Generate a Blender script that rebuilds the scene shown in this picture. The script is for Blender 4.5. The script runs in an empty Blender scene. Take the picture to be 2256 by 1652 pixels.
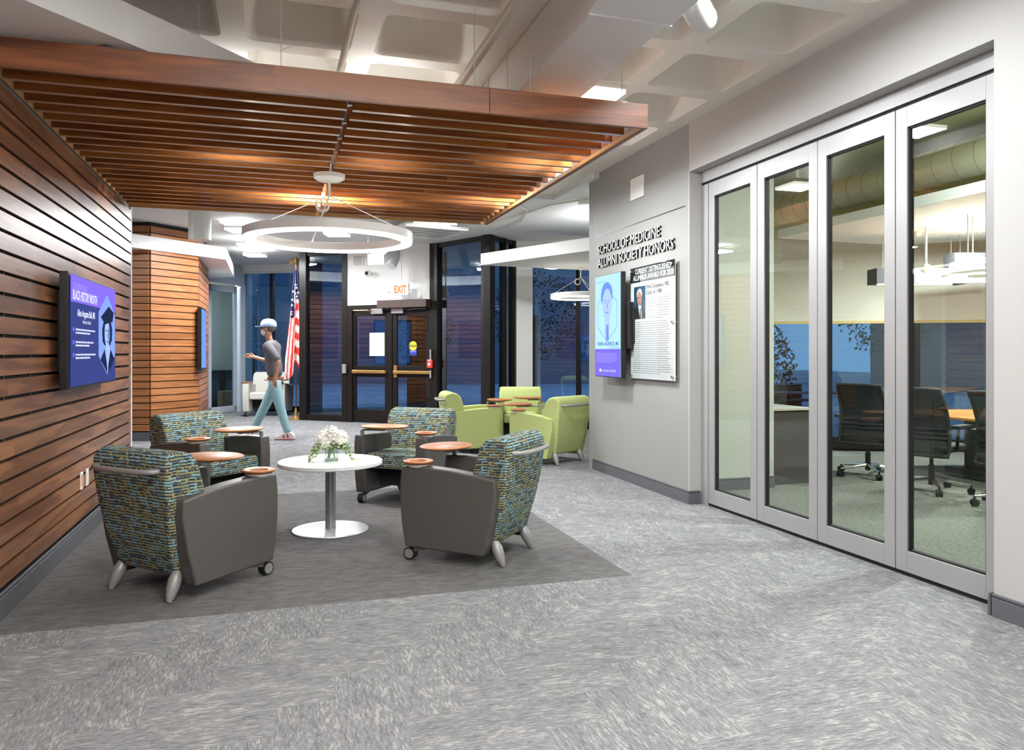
import bpy, bmesh, math, random
from mathutils import Vector, Matrix
random.seed(7)
PI = math.pi
scn = bpy.context.scene
COL = scn.collection

# ------------------------------------------------------------ camera
H = 1.33
cam_d = bpy.data.cameras.new('camera')
cam_d.sensor_width = 36.0
cam_d.lens = 1690.0 / 2256.0 * 36.0
cam_d.shift_x = 0.0
cam_d.shift_y = -51.0 / 2256.0
cam_d.clip_end = 200
cam = bpy.data.objects.new('camera', cam_d)
COL.objects.link(cam)
cam.location = (0, 0, H)
cam.rotation_euler = (PI / 2, 0, -math.radians(17.16))
scn.camera = cam
scn.view_settings.view_transform = 'Standard'
scn.view_settings.look = 'None'
scn.view_settings.gamma = 1.0
scn.view_settings.use_curve_mapping = False
scn.view_settings.exposure = 0.6
scn.cycles.max_bounces = 8
scn.cycles.diffuse_bounces = 4
scn.cycles.glossy_bounces = 4
scn.cycles.transmission_bounces = 6
scn.cycles.transparent_max_bounces = 24
scn.cycles.sample_clamp_indirect = 4.0
scn.cycles.use_denoising = True
scn.cycles.caustics_reflective = False
scn.cycles.caustics_refractive = False

# ------------------------------------------------------------ world: blue dusk
wd = bpy.data.worlds.new('dusk')
scn.world = wd
wd.use_nodes = True
bg = wd.node_tree.nodes['Background']
bg.inputs[0].default_value = (0.16, 0.31, 0.60, 1)
bg.inputs[1].default_value = 2.6

# fixture powers (watts) used by the lamps further down
P_PANEL = 34.0
P_RING = 26.0
P_CONF = 120.0
UP = 0.5

CD = (math.sin(math.radians(17.16)), math.cos(math.radians(17.16)))
CR = (CD[1], -CD[0])
def pos(px, d):
    """ground position (x, y) at horizontal image column px and depth d in metres"""
    u = (px - 1128) / 1690.0
    return (d * (CD[0] + u * CR[0]), d * (CD[1] + u * CR[1]))

# ------------------------------------------------------------ materials
def lin(c):
    if isinstance(c, str):
        c = tuple(int(c[i:i+2], 16) / 255 for i in (0, 2, 4))
    return tuple((x / 12.92 if x <= 0.04045 else ((x + 0.055) / 1.055) ** 2.4) for x in c) + (1,)

def newmat(name):
    m = bpy.data.materials.new(name); m.use_nodes = True
    nt = m.node_tree
    return m, nt, nt.nodes['Principled BSDF']

def mat(name, c, rough=0.6, metal=0.0, spec=0.5, bump=0.0, bscale=200, emis=None, estr=0.0, var=0.0):
    m, nt, b = newmat(name)
    b.inputs['Base Color'].default_value = lin(c)
    b.inputs['Roughness'].default_value = rough
    b.inputs['Metallic'].default_value = metal
    b.inputs['Specular IOR Level'].default_value = spec
    if emis:
        b.inputs['Emission Color'].default_value = lin(emis)
        b.inputs['Emission Strength'].default_value = estr
    tc = nt.nodes.new('ShaderNodeTexCoord')
    no = nt.nodes.new('ShaderNodeTexNoise'); no.inputs['Scale'].default_value = bscale
    nt.links.new(tc.outputs['Object'], no.inputs['Vector'])
    if bump:
        bp = nt.nodes.new('ShaderNodeBump'); bp.inputs['Strength'].default_value = bump
        bp.inputs['Distance'].default_value = 0.002
        nt.links.new(no.outputs['Fac'], bp.inputs['Height'])
        nt.links.new(bp.outputs['Normal'], b.inputs['Normal'])
    if var:
        r = nt.nodes.new('ShaderNodeMapRange')
        r.inputs[3].default_value = 1 - var; r.inputs[4].default_value = 1 + var
        nt.links.new(no.outputs['Fac'], r.inputs[0])
        mx = nt.nodes.new('ShaderNodeVectorMath'); mx.operation = 'SCALE'
        mx.inputs[0].default_value = lin(c)[:3]
        nt.links.new(r.outputs[0], mx.inputs['Scale'])
        nt.links.new(mx.outputs[0], b.inputs['Base Color'])
    return m

def emit(name, c, s):
    m = bpy.data.materials.new(name); m.use_nodes = True
    nt = m.node_tree; nt.nodes.clear()
    e = nt.nodes.new('ShaderNodeEmission'); o = nt.nodes.new('ShaderNodeOutputMaterial')
    e.inputs[0].default_value = lin(c); e.inputs[1].default_value = s
    nt.links.new(e.outputs[0], o.inputs[0])
    return m

def glass(name, tint, refl=1.0, ior=1.5):
    m = bpy.data.materials.new(name); m.use_nodes = True
    nt = m.node_tree; nt.nodes.clear()
    t = nt.nodes.new('ShaderNodeBsdfTransparent'); t.inputs[0].default_value = lin(tint)
    g = nt.nodes.new('ShaderNodeBsdfGlossy'); g.inputs['Roughness'].default_value = 0.0
    lw = nt.nodes.new('ShaderNodeLayerWeight'); lw.inputs[0].default_value = 0.5
    pw = nt.nodes.new('ShaderNodeMath'); pw.operation = 'POWER'; pw.inputs[1].default_value = 4.0
    mm = nt.nodes.new('ShaderNodeMath'); mm.operation = 'MULTIPLY_ADD'; mm.inputs[1].default_value = 0.9; mm.inputs[2].default_value = 0.04 * refl; mm.use_clamp = True
    nt.links.new(lw.outputs['Facing'], pw.inputs[0])
    x = nt.nodes.new('ShaderNodeMixShader'); o = nt.nodes.new('ShaderNodeOutputMaterial')
    nt.links.new(pw.outputs[0], mm.inputs[0]); nt.links.new(mm.outputs[0], x.inputs[0])
    nt.links.new(t.outputs[0], x.inputs[1]); nt.links.new(g.outputs[0], x.inputs[2])
    nt.links.new(x.outputs[0], o.inputs[0])
    return m

class NG:
    """small wrapper for node maths"""
    def __init__(s, nt): s.nt = nt
    def n(s, t): return s.nt.nodes.new(t)
    def l(s, a, b): s.nt.links.new(a, b)
    def put(s, v, i):
        if isinstance(v, (int, float)): i.default_value = v
        else: s.l(v, i)
    def m(s, op, a, b=0.0, c=None):
        k = s.n('ShaderNodeMath'); k.operation = op
        s.put(a, k.inputs[0]); s.put(b, k.inputs[1])
        if c is not None: s.put(c, k.inputs[2])
        return k.outputs[0]
    def sep(s, v):
        k = s.n('ShaderNodeSeparateXYZ'); s.l(v, k.inputs[0]); return k.outputs
    def com(s, x, y, z=0.0):
        k = s.n('ShaderNodeCombineXYZ')
        for a, i in zip((x, y, z), k.inputs): s.put(a, i)
        return k.outputs[0]
    def mixf(s, f, a, b):
        return s.m('ADD', s.m('MULTIPLY', a, s.m('SUBTRACT', 1.0, f)), s.m('MULTIPLY', b, f))
    def mixc(s, f, a, b):
        k = s.n('ShaderNodeMix'); k.data_type = 'RGBA'
        s.put(f, k.inputs[0])
        for v, i in ((a, k.inputs[6]), (b, k.inputs[7])):
            if isinstance(v, (str, tuple)): i.default_value = lin(v)
            else: s.l(v, i)
        return k.outputs[2]
    def noise(s, v, scale=1.0, detail=2.0, rough=0.5, dist=0.0):
        k = s.n('ShaderNodeTexNoise'); s.l(v, k.inputs['Vector'])
        k.inputs['Scale'].default_value = scale; k.inputs['Detail'].default_value = detail
        k.inputs['Roughness'].default_value = rough; k.inputs['Distortion'].default_value = dist
        return k.outputs['Fac']
    def white(s, v):
        k = s.n('ShaderNodeTexWhiteNoise'); s.l(v, k.inputs['Vector']); return k.outputs['Value']
    def rng(s, v, a, b, c=0.0, d=1.0):
        k = s.n('ShaderNodeMapRange'); s.put(v, k.inputs[0])
        for i, q in enumerate((a, b, c, d)): k.inputs[i+1].default_value = q
        return k.outputs[0]

def wood(name, axis, dark, mid, light, board_axis, pitch, off=0.0, seam=2.4, rough=0.32, gscale=1.0, spec=0.5, obj=False, horiz=False):
    """walnut veneer with the grain along axis; every board of width pitch gets its own tone"""
    m, nt, b = newmat(name); g = NG(nt)
    if obj:
        v = g.n('ShaderNodeTexCoord').outputs['Object']
    else:
        v = g.n('ShaderNodeNewGeometry').outputs['Position']
    s = g.sep(v); ax = {'x': 0, 'y': 1, 'z': 2}
    a = s[ax[axis]]
    oth = [k for k in 'xyz' if k != axis]
    p, q = s[ax[oth[0]]], s[ax[oth[1]]]
    if horiz:
        a = g.m('ADD', s[0], s[1]); p = s[2]; q = s[2]
    bid = g.m('FLOOR', g.m('DIVIDE', g.m('SUBTRACT', s[ax[board_axis]], off), pitch))
    sid = g.m('FLOOR', g.m('DIVIDE', g.m('ADD', a, g.m('MULTIPLY', bid, 0.83)), seam))
    rnd = g.white(g.com(bid, sid, 3.0))
    shift = g.m('MULTIPLY', rnd, 37.0)
    vec = g.com(g.m('ADD', g.m('MULTIPLY', a, 0.7 * gscale), shift), g.m('MULTIPLY', p, 9.0 * gscale), g.m('MULTIPLY', q, 9.0 * gscale))
    n1 = g.noise(vec, 1.0, 3.0, 0.5, 0.3)
    rings = g.m('SINE', g.m('MULTIPLY', n1, 26.0))
    vec2 = g.com(g.m('ADD', g.m('MULTIPLY', a, 6.0), shift), g.m('MULTIPLY', p, 160.0), g.m('MULTIPLY', q, 160.0))
    n2 = g.noise(vec2, 1.0, 2.0)
    f = g.m('ADD', g.m('MULTIPLY', g.rng(rings, -1, 1), 0.24), g.m('ADD', g.m('MULTIPLY', n2, 0.34), g.m('MULTIPLY', n1, 0.42)))
    c1 = g.mixc(g.rng(f, 0.2, 0.55), dark, mid)
    c2 = g.mixc(g.rng(f, 0.5, 0.85), c1, light)
    hsv = g.n('ShaderNodeHueSaturation'); g.l(c2, hsv.inputs['Color'])
    g.l(g.rng(rnd, 0, 1, 0.86, 1.14), hsv.inputs['Value'])
    g.l(hsv.outputs[0], b.inputs['Base Color'])
    b.inputs['Roughness'].default_value = rough
    b.inputs['Specular IOR Level'].default_value = spec
    return m

def fabric_pattern(name):
    """woven blocks of pale teal, olive and charcoal with navy dashes"""
    m, nt, b = newmat(name); g = NG(nt)
    tc = g.n('ShaderNodeTexCoord'); s = g.sep(tc.outputs['Object']); n = g.sep(tc.outputs['Normal'])
    fx = g.m('GREATER_THAN', g.m('ABSOLUTE', n[0]), 0.62)
    fz = g.m('GREATER_THAN', g.m('ABSOLUTE', n[2]), 0.75)
    u = g.mixf(fx, s[0], s[1])
    v = g.mixf(fz, s[2], s[1])
    rh = 0.0165
    vv = g.m('ADD', g.m('DIVIDE', v, rh), g.m('MULTIPLY', g.noise(g.com(g.m('MULTIPLY', u, 14.0), g.m('MULTIPLY', v, 14.0)), 1.0, 0.0), 0.5))
    row = g.m('FLOOR', vv)
    fv = g.m('FRACT', vv)
    uu = g.m('ADD', g.m('DIVIDE', u, 0.046), g.m('MULTIPLY', g.white(g.com(row, 1.0)), 1.0))
    cell = g.m('FLOOR', uu)
    fu = g.m('FRACT', uu)
    r1 = g.white(g.com(row, cell, 2.0)); r2 = g.white(g.com(row, cell, 5.0)); r3 = g.white(g.com(row, cell, 9.0))
    base = g.mixc(g.m('GREATER_THAN', r1, 0.42), '918C66', '87A2A2')
    base = g.mixc(g.m('GREATER_THAN', r1, 0.86), base, '5F6160')
    # dark base band along the foot of each block, navy/blue on some
    bandw = g.m('ADD', 0.30, g.m('MULTIPLY', r2, 0.26))
    band = g.m('LESS_THAN', fv, bandw)
    half = g.m('LESS_THAN', fu, g.m('ADD', 0.55, g.m('MULTIPLY', r3, 0.6)))
    bandc = g.mixc(g.m('GREATER_THAN', r3, 0.55), '262728', '1F4459')
    col = g.mixc(g.m('MULTIPLY', band, half), base, bandc)
    vline = g.m('MULTIPLY', g.m('LESS_THAN', fu, 0.08), g.m('GREATER_THAN', r2, 0.35))
    col = g.mixc(vline, col, '23262A')
    col = g.mixc(g.m('MULTIPLY', g.m('LESS_THAN', fv, 0.14), g.m('GREATER_THAN', r1, 0.25)), col, '23262A')
    g.l(col, b.inputs['Base Color'])
    b.inputs['Roughness'].default_value = 0.85
    b.inputs['Specular IOR Level'].default_value = 0.25
    wv = g.noise(tc.outputs['Object'], 900.0, 1.0)
    bp = g.n('ShaderNodeBump'); bp.inputs['Strength'].default_value = 0.25; bp.inputs['Distance'].default_value = 0.001
    g.l(wv, bp.inputs['Height']); g.l(bp.outputs[0], b.inputs['Normal'])
    return m

def carpet():
    """herringbone of 9 inch carpet planks, plain darker broadloom under the canopy"""
    m, nt, b = newmat('carpet'); g = NG(nt)
    P = g.n('ShaderNodeNewGeometry').outputs['Position']; s = g.sep(P)
    w = 0.2286
    ii = g.m('FLOOR', g.m('DIVIDE', g.m('SUBTRACT', s[0], 0.2235), w))
    jj = g.m('FLOOR', g.m('DIVIDE', g.m('SUBTRACT', s[1], 3.69), w))
    df = g.m('SUBTRACT', ii, jj)
    k = g.m('FLOORED_MODULO', df, 6.0)
    hz = g.m('LESS_THAN', k, 2.5)
    pid = g.m('FLOOR', g.m('DIVIDE', df, 6.0))
    rid = g.mixf(hz, ii, jj)
    al = g.mixf(hz, s[1], s[0]); ac = g.mixf(hz, s[0], s[1])
    rnd = g.white(g.com(rid, pid, hz))
    sh = g.m('MULTIPLY', rnd, 50.0)
    blot = g.noise(g.com(g.m('ADD', g.m('MULTIPLY', al, 6.5), sh), g.m('MULTIPLY', ac, 13.0), sh), 1.0, 5.0, 0.72)
    rdg = g.m('DIVIDE', ac, 0.0062)
    ridx = g.m('FLOOR', rdg); rfr = g.m('FRACT', rdg)
    streak = g.noise(g.com(g.m('ADD', g.m('MULTIPLY', al, 22.0), sh), g.m('MULTIPLY', ridx, 7.31), sh), 1.0, 2.0, 0.6)
    fine = g.noise(g.com(g.m('MULTIPLY', al, 220.0), g.m('MULTIPLY', ac, 330.0)), 1.0, 1.0)
    f = g.m('ADD', g.m('ADD', g.m('MULTIPLY', blot, 0.48), g.m('MULTIPLY', streak, 0.52)), g.m('MULTIPLY', fine, 0.08))
    c = g.mixc(g.rng(streak, 0.35, 0.65), '717173', '828284')
    c = g.mixc(g.rng(f, 0.56, 0.68), c, 'A3A19A')
    c = g.mixc(g.rng(f, 0.50, 0.43), c, '656567')
    groove = g.m('ABSOLUTE', g.m('SUBTRACT', rfr, 0.5))
    c = g.mixc(g.rng(groove, 0.30, 0.5, 0.0, 0.30), c, '505052')
    hsv = g.n('ShaderNodeHueSaturation'); g.l(c, hsv.inputs['Color'])
    g.l(g.rng(rnd, 0, 1, 0.95, 1.05), hsv.inputs['Value'])
    # darker field
    mott = g.noise(g.com(g.m('MULTIPLY', s[0], 9.0), g.m('MULTIPLY', s[1], 22.0)), 1.0, 4.0, 0.7)
    rib = g.noise(g.com(g.m('MULTIPLY', s[0], 230.0), g.m('MULTIPLY', s[1], 90.0)), 1.0, 1.0)
    fd = g.m('ADD', g.m('MULTIPLY', mott, 0.5), g.m('MULTIPLY', rib, 0.5))
    dk = g.mixc(g.rng(fd, 0.36, 0.64), '474544', '706E6E')
    mask = g.m('MULTIPLY', g.m('LESS_THAN', s[0], 2.03), g.m('MULTIPLY', g.m('GREATER_THAN', s[1], 4.15), g.m('LESS_THAN', s[1], 7.50)))
    mask = g.m('MULTIPLY', mask, g.m('LESS_THAN', s[1], 7.50))
    g.l(g.mixc(mask, hsv.outputs[0], dk), b.inputs['Base Color'])
    b.inputs['Roughness'].default_value = 0.95
    b.inputs['Specular IOR Level'].default_value = 0.15
    bp = g.n('ShaderNodeBump'); bp.inputs['Strength'].default_value = 0.5; bp.inputs['Distance'].default_value = 0.003
    g.l(g.m('ADD', fine, streak), bp.inputs['Height']); g.l(bp.outputs[0], b.inputs['Normal'])
    return m

def noisy(name, c1, c2, scale, rough=0.9, lo=0.4, hi=0.6, sx=1, sy=1, sz=1, detail=3.0):
    m, nt, b = newmat(name); g = NG(nt)
    s = g.sep(g.n('ShaderNodeTexCoord').outputs['Object'])
    n = g.noise(g.com(g.m('MULTIPLY', s[0], sx), g.m('MULTIPLY', s[1], sy), g.m('MULTIPLY', s[2], sz)), scale, detail)
    g.l(g.mixc(g.rng(n, lo, hi), c1, c2), b.inputs['Base Color'])
    b.inputs['Roughness'].default_value = rough
    b.inputs['Specular IOR Level'].default_value = 0.3
    return m

def brick(name):
    m, nt, b = newmat(name); g = NG(nt)
    P = g.n('ShaderNodeNewGeometry').outputs['Position']; s = g.sep(P)
    k = g.n('ShaderNodeTexBrick'); g.l(g.com(g.m('ADD', s[0], s[1]), s[2]), k.inputs['Vector'])
    k.inputs['Color1'].default_value = lin('7A4F3E'); k.inputs['Color2'].default_value = lin('6A4234'); k.inputs['Mortar'].default_value = lin('35302E')
    k.inputs['Scale'].default_value = 1.0; k.inputs['Brick Width'].default_value = 0.22; k.inputs['Row Height'].default_value = 0.075
    k.inputs['Mortar Size'].default_value = 0.008
    g.l(k.outputs['Color'], b.inputs['Base Color']); b.inputs['Roughness'].default_value = 0.9
    return m

M = {}
M['white'] = mat('white_paint', 'EDECE9', 0.55, bump=0.05)
M['ceil'] = mat('ceiling_paint', 'EAE7DE', 0.6, bump=0.1, bscale=30)
M['ceilb'] = mat('flat_ceiling_paint', 'E2E3E3', 0.7)
M['cloud'] = mat('cloud_paint', 'F0F0EE', 0.6)
M['cloudu'] = mat('cloud_shadow_paint', 'D8DADB', 0.7)
M['grey'] = mat('grey_wall_paint', '969693', 0.5, bump=0.05)
M['wallw'] = mat('warm_white_paint', 'B9B8B5', 0.6, bump=0.03)
M['base'] = mat('charcoal_vinyl', '5C5D62', 0.45)
M['wood_wall'] = wood('walnut_wall', 'y', '5E3B26', '8C5D3F', 'A87650', 'z', 0.106, 0.149)
M['wood_can'] = wood('walnut_canopy', 'x', '5C3418', '8B5427', 'A96D38', 'y', 0.175, 4.2, rough=0.38, spec=0.3)
M['wood_fas'] = wood('walnut_fascia', 'x', '4C2816', '784526', '915834', 'z', 3.0, 0.0, seam=2.6, rough=0.4)
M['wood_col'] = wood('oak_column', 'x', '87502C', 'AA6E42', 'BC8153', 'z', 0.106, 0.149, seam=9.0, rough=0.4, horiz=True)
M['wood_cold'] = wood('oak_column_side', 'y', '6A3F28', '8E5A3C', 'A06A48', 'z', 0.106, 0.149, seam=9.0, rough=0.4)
M['wood_tab'] = wood('cherry_top', 'x', '8E5430', 'A86B40', 'B77C50', 'z', 3.0, 0.0, seam=9.0, rough=0.42, obj=True)
M['wood_conf'] = wood('maple_table', 'y', 'A8622E', 'C67E42', 'D2904F', 'z', 3.0, 0.0, seam=9.0, rough=0.3, obj=True)
M['band'] = mat('walnut_lit_underside', 'A98468', 0.22, spec=0.8)  # paler and glossier than the slats: reflected light put into the underside colour
M['edge'] = mat('raw_plywood_edge', 'C79A62', 0.6, var=0.1, bscale=40)
M['black'] = mat('black_backing', '141210', 0.8)
M['blackm'] = mat('black_metal', '141211', 0.4)
M['bronze'] = mat('dark_bronze_metal', '1B1715', 0.38, spec=0.25)
M['brown'] = mat('brown_metal_cover', '4B3A33', 0.45)
M['alu'] = mat('satin_aluminium', 'AEAEAE', 0.4, metal=0.35)
M['alublue'] = mat('pale_aluminium', 'BFC8D0', 0.4, metal=0.2)
M['steel'] = mat('brushed_steel', 'A5A6A8', 0.35, metal=0.85)
M['chrome'] = mat('polished_steel', 'C8C8C8', 0.15, metal=1.0)
M['silverp'] = mat('silver_plastic', '918F8C', 0.4, metal=0.2)
M['gasket'] = mat('black_rubber', '0D0D0D', 0.7)
M['brass'] = mat('brass', 'C9A05E', 0.3, metal=0.8)
M['gold'] = mat('old_gold', '9A7A45', 0.4, metal=0.7)
M['vinyl'] = mat('grey_brown_vinyl', '4C4946', 0.42, bump=0.15, bscale=500, spec=0.5)
M['fabric'] = fabric_pattern('block_weave_fabric')
M['green'] = noisy('lime_fabric', 'B2BD79', 'BBC683', 40, 0.9, 0.35, 0.65)
M['cream'] = noisy('cream_fabric', 'C2BFB6', 'C6C3BA', 60, 0.9)
M['glass'] = glass('clear_glass', 'E6ECE6', 1.3)
M['glassg'] = glass('facade_glass', 'C4D2D8', 2.2)
M['vaseglass'] = glass('vase_glass', 'F0F6F2', 1.6)
M['tablew'] = mat('white_laminate', 'EFEEEC', 0.3)
M['carpet'] = carpet()
M['carpet2'] = noisy('olive_grey_carpet', '4B4C46', '7F8078', 26, 0.95, 0.3, 0.7, 1.0, 4.0, 1.0, 5.0)
M['duct'] = mat('galvanised_white_duct', 'DCDCDB', 0.4, metal=0.0, spec=0.6)
M['pipe'] = mat('painted_pipe', 'D6D3C8', 0.45)
M['lamp'] = emit('lamp_diffuser', 'FFFBF2', 5.0)
M['lampc'] = emit('meeting_ring_diffuser', 'FFFBF5', 45.0)
M['lampu'] = emit('ring_uplight', 'FFF6E8', 5.0)
M['lampr'] = emit('ring_diffuser', 'FFFBF5', 5.0)
M['plate'] = mat('white_plastic', 'F0EFEA', 0.35)
M['lime'] = mat('lime_wall_paint', 'B2B88C', 0.6)
M['creamw'] = mat('cream_wall_paint', 'C9C9C0', 0.6)
M['blind'] = mat('roller_blind', 'D8D6CC', 0.8)
M['blindb'] = mat('blind_hem', 'CDB57A', 0.6)
M['dark'] = noisy('charcoal_wood_laminate', '3E3936', '4C4643', 12, 0.5, 0.3, 0.7, 1, 1, 9)
M['mesh'] = mat('black_mesh_fabric', '1C1C1A', 0.7)
M['pave'] = noisy('blue_grey_paving', '8F949A', 'A5A9AE', 3, 0.9)
M['brick'] = brick('red_brick')
M['leafd'] = noisy('hedge_leaf', '2F4A33', '5F7F55', 8, 0.8)
# ------------------------------------------------------------ mesh helpers
class MB:
    def __init__(s): s.v = []; s.f = []
    def add(s, vs, fs):
        o = len(s.v); s.v += [tuple(v) for v in vs]; s.f += [tuple(i + o for i in f) for f in fs]; return s
    def box(s, c, d, rz=0.0, mat=None):
        hx, hy, hz = d[0] / 2, d[1] / 2, d[2] / 2
        vs = []
        for z in (-hz, hz):
            for x, y in ((-hx, -hy), (hx, -hy), (hx, hy), (-hx, hy)):
                v = Vector((x, y, z))
                if rz: v = Matrix.Rotation(rz, 3, 'Z') @ v
                if mat: v = mat @ v
                vs.append(v + Vector(c))
        return s.add(vs, [(3, 2, 1, 0), (4, 5, 6, 7), (0, 1, 5, 4), (1, 2, 6, 5), (2, 3, 7, 6), (3, 0, 4, 7)])
    def bb(s, x0, x1, y0, y1, z0, z1):
        return s.box(((x0 + x1) / 2, (y0 + y1) / 2, (z0 + z1) / 2), (abs(x1 - x0), abs(y1 - y0), abs(z1 - z0)))
    def seg(s, p, q, z0, z1, t, side=0.0):
        """wall box between two plan points; side shifts it along its left normal"""
        p = Vector(p); q = Vector(q); d = q - p; L = d.length; n = Vector((-d.y, d.x)) / L
        c = (p + q) / 2 + n * side
        return s.box((c.x, c.y, (z0 + z1) / 2), (L, t, z1 - z0), math.atan2(d.y, d.x))
    def prism(s, poly, z0, z1):
        a = sum(poly[i][0] * poly[(i + 1) % len(poly)][1] - poly[(i + 1) % len(poly)][0] * poly[i][1] for i in range(len(poly)))
        if a < 0: poly = poly[::-1]
        n = len(poly)
        vs = [(x, y, z0) for x, y in poly] + [(x, y, z1) for x, y in poly]
        return s.add(vs, [tuple(range(n - 1, -1, -1)), tuple(range(n, 2 * n))] + [(i, (i + 1) % n, n + (i + 1) % n, n + i) for i in range(n)])
    def prof(s, poly, x0, x1, hw=None):
        """extrude a (y, z) outline along x; hw(z) gives half widths instead"""
        n = len(poly); vs = []
        for sgn in (0, 1):
            for y, z in poly:
                x = (x0, x1)[sgn] if hw is None else (-hw(z), hw(z))[sgn]
                vs.append((x, y, z))
        a = sum(poly[i][0] * poly[(i + 1) % n][1] - poly[(i + 1) % n][0] * poly[i][1] for i in range(n))
        f0 = tuple(range(n)); f1 = tuple(range(2 * n - 1, n - 1, -1))
        sd = [((i + 1) % n, i, n + i, n + (i + 1) % n) for i in range(n)]
        if a > 0: f0 = f0[::-1]; f1 = f1[::-1]; sd = [t[::-1] for t in sd]
        return s.add(vs, [f0, f1] + sd)
    def tube(s, pts, r, n=8, cap=True, sq=1.0):
        pts = [Vector(p) for p in pts]; m = len(pts)
        rr = r if isinstance(r, (list, tuple)) else [r] * m
        up = None; rings = []
        for i, p in enumerate(pts):
            t = (pts[min(i + 1, m - 1)] - pts[max(i - 1, 0)]).normalized()
            if up is None:
                up = Vector((0, 0, 1)) if abs(t.z) < 0.9 else Vector((1, 0, 0))
            a = t.cross(up).normalized(); b = a.cross(t).normalized(); up = b
            rings.append([p + a * rr[i] * math.cos(2 * PI * k / n) + b * rr[i] * sq * math.sin(2 * PI * k / n) for k in range(n)])
        vs = [v for R in rings for v in R]; fs = []
        for i in range(m - 1):
            for k in range(n):
                fs.append((i * n + k, i * n + (k + 1) % n, (i + 1) * n + (k + 1) % n, (i + 1) * n + k))
        if cap: fs += [tuple(range(n - 1, -1, -1)), tuple(range((m - 1) * n, m * n))]
        return s.add(vs, fs)
    def lathe(s, pr, c=(0, 0, 0), n=32, sx=1.0, sy=1.0, closed=False):
        vs = []; fs = []; m = len(pr)
        for r, z in pr:
            for k in range(n):
                a = 2 * PI * k / n
                vs.append((c[0] + r * math.cos(a) * sx, c[1] + r * math.sin(a) * sy, c[2] + z))
        rng_ = m if closed else m - 1
        for i in range(rng_):
            j = (i + 1) % m
            for k in range(n):
                fs.append((i * n + k, i * n + (k + 1) % n, j * n + (k + 1) % n, j * n + k))
        if not closed:
            fs += [tuple(range(n - 1, -1, -1)), tuple(range((m - 1) * n, m * n))]
        return s.add(vs, fs)
    def ball(s, c, r, n=12, m=8, sc=(1, 1, 1)):
        pr = [(max(1e-4, math.sin(PI * i / m)) , -math.cos(PI * i / m)) for i in range(m + 1)]
        vs = []; fs = []
        for q, z in pr:
            for k in range(n):
                a = 2 * PI * k / n
                vs.append((c[0] + r * q * math.cos(a) * sc[0], c[1] + r * q * math.sin(a) * sc[1], c[2] + r * z * sc[2]))
        for i in range(m):
            for k in range(n):
                fs.append((i * n + k, i * n + (k + 1) % n, (i + 1) * n + (k + 1) % n, (i + 1) * n + k))
        return s.add(vs, fs)
    def poly(s, pts):
        return s.add(pts, [tuple(range(len(pts)))])

def link(name, data, parent=None):
    o = bpy.data.objects.new(name, data); COL.objects.link(o)
    if parent is not None: o.parent = parent
    return o

def build(name, mb, m, parent=None, smooth=False, bevel=0.0, seg=3, loc=None, rz=0.0):
    me = bpy.data.meshes.new(name)
    if loc is not None:                     # vertices given in world space, origin moved to loc
        L = Vector(loc); me.from_pydata([tuple(Vector(v) - L) for v in mb.v], [], mb.f)
    else:
        me.from_pydata(mb.v, [], mb.f)
    me.update()
    bm = bmesh.new(); bm.from_mesh(me); bmesh.ops.recalc_face_normals(bm, faces=bm.faces); bm.to_mesh(me); bm.free()
    me.materials.append(m)
    o = link(name, me, parent)
    if loc is not None: o.location = loc
    if smooth or bevel:
        for p in me.polygons: p.use_smooth = True
    if smooth and not bevel:
        me.set_sharp_from_angle(angle=math.radians(40))
    if bevel:
        b = o.modifiers.new('bevel', 'BEVEL'); b.width = bevel; b.segments = seg
        b.limit_method = 'ANGLE'; b.angle_limit = math.radians(28); b.harden_normals = True
    return o

def empty(name, loc, rz=0.0):
    o = link(name, None); o.location = loc; o.rotation_euler = (0, 0, rz); o.empty_display_size = 0.1
    return o

def tag(o, label, cat, group=None, kind=None):
    o['label'] = label; o['category'] = cat
    if group: o['group'] = group
    if kind: o['kind'] = kind
    return o

def struct(o, label=None):
    o['kind'] = 'structure'
    if label: o['label'] = label
    return o

def text_mesh(name, txt, m, parent, size, origin, right, up, depth=0.0, sx=1.0, width=None, align='LEFT', space=1.0, bold=0.0):
    """flat or raised lettering; right/up are the reading axes"""
    cu = bpy.data.curves.new(name, 'FONT'); cu.body = txt; cu.size = size; cu.extrude = depth / 2
    cu.space_character = space; cu.offset = bold; cu.resolution_u = 3
    ob = bpy.data.objects.new(name + '_tmp', cu); COL.objects.link(ob)
    dg = bpy.context.evaluated_depsgraph_get(); dg.update()
    me = bpy.data.meshes.new_from_object(ob.evaluated_get(dg))
    bpy.data.objects.remove(ob, do_unlink=True)
    xs = [v.co.x for v in me.vertices]
    x0, x1 = min(xs), max(xs)
    k = sx if width is None else width / (x1 - x0)
    w = (x1 - x0) * k
    sh = {'LEFT': 0.0, 'CENTER': -w / 2, 'RIGHT': -w}[align]
    R = Vector(right).normalized(); U = Vector(up).normalized(); N = R.cross(U)
    O = Vector(origin)
    for v in me.vertices:
        c = v.co.copy()
        v.co = O + R * ((c.x - x0) * k + sh) + U * c.y + N * (c.z + depth / 2)
    me.materials.clear(); me.materials.append(m)
    o = link(name, me, parent)
    return o

def area_lamp(name, parent, loc, sx, sy, power, col=(0.94, 0.975, 1.0), shape='RECTANGLE', rot=(0, 0, 0), spread=None):
    l = bpy.data.lights.new(name, 'AREA'); l.shape = shape; l.size = sx
    if shape in ('RECTANGLE', 'ELLIPSE'): l.size_y = sy
    l.energy = power; l.color = col
    if spread: l.spread = spread
    o = link(name, l, parent); o.location = loc; o.rotation_euler = rot
    return o
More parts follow.
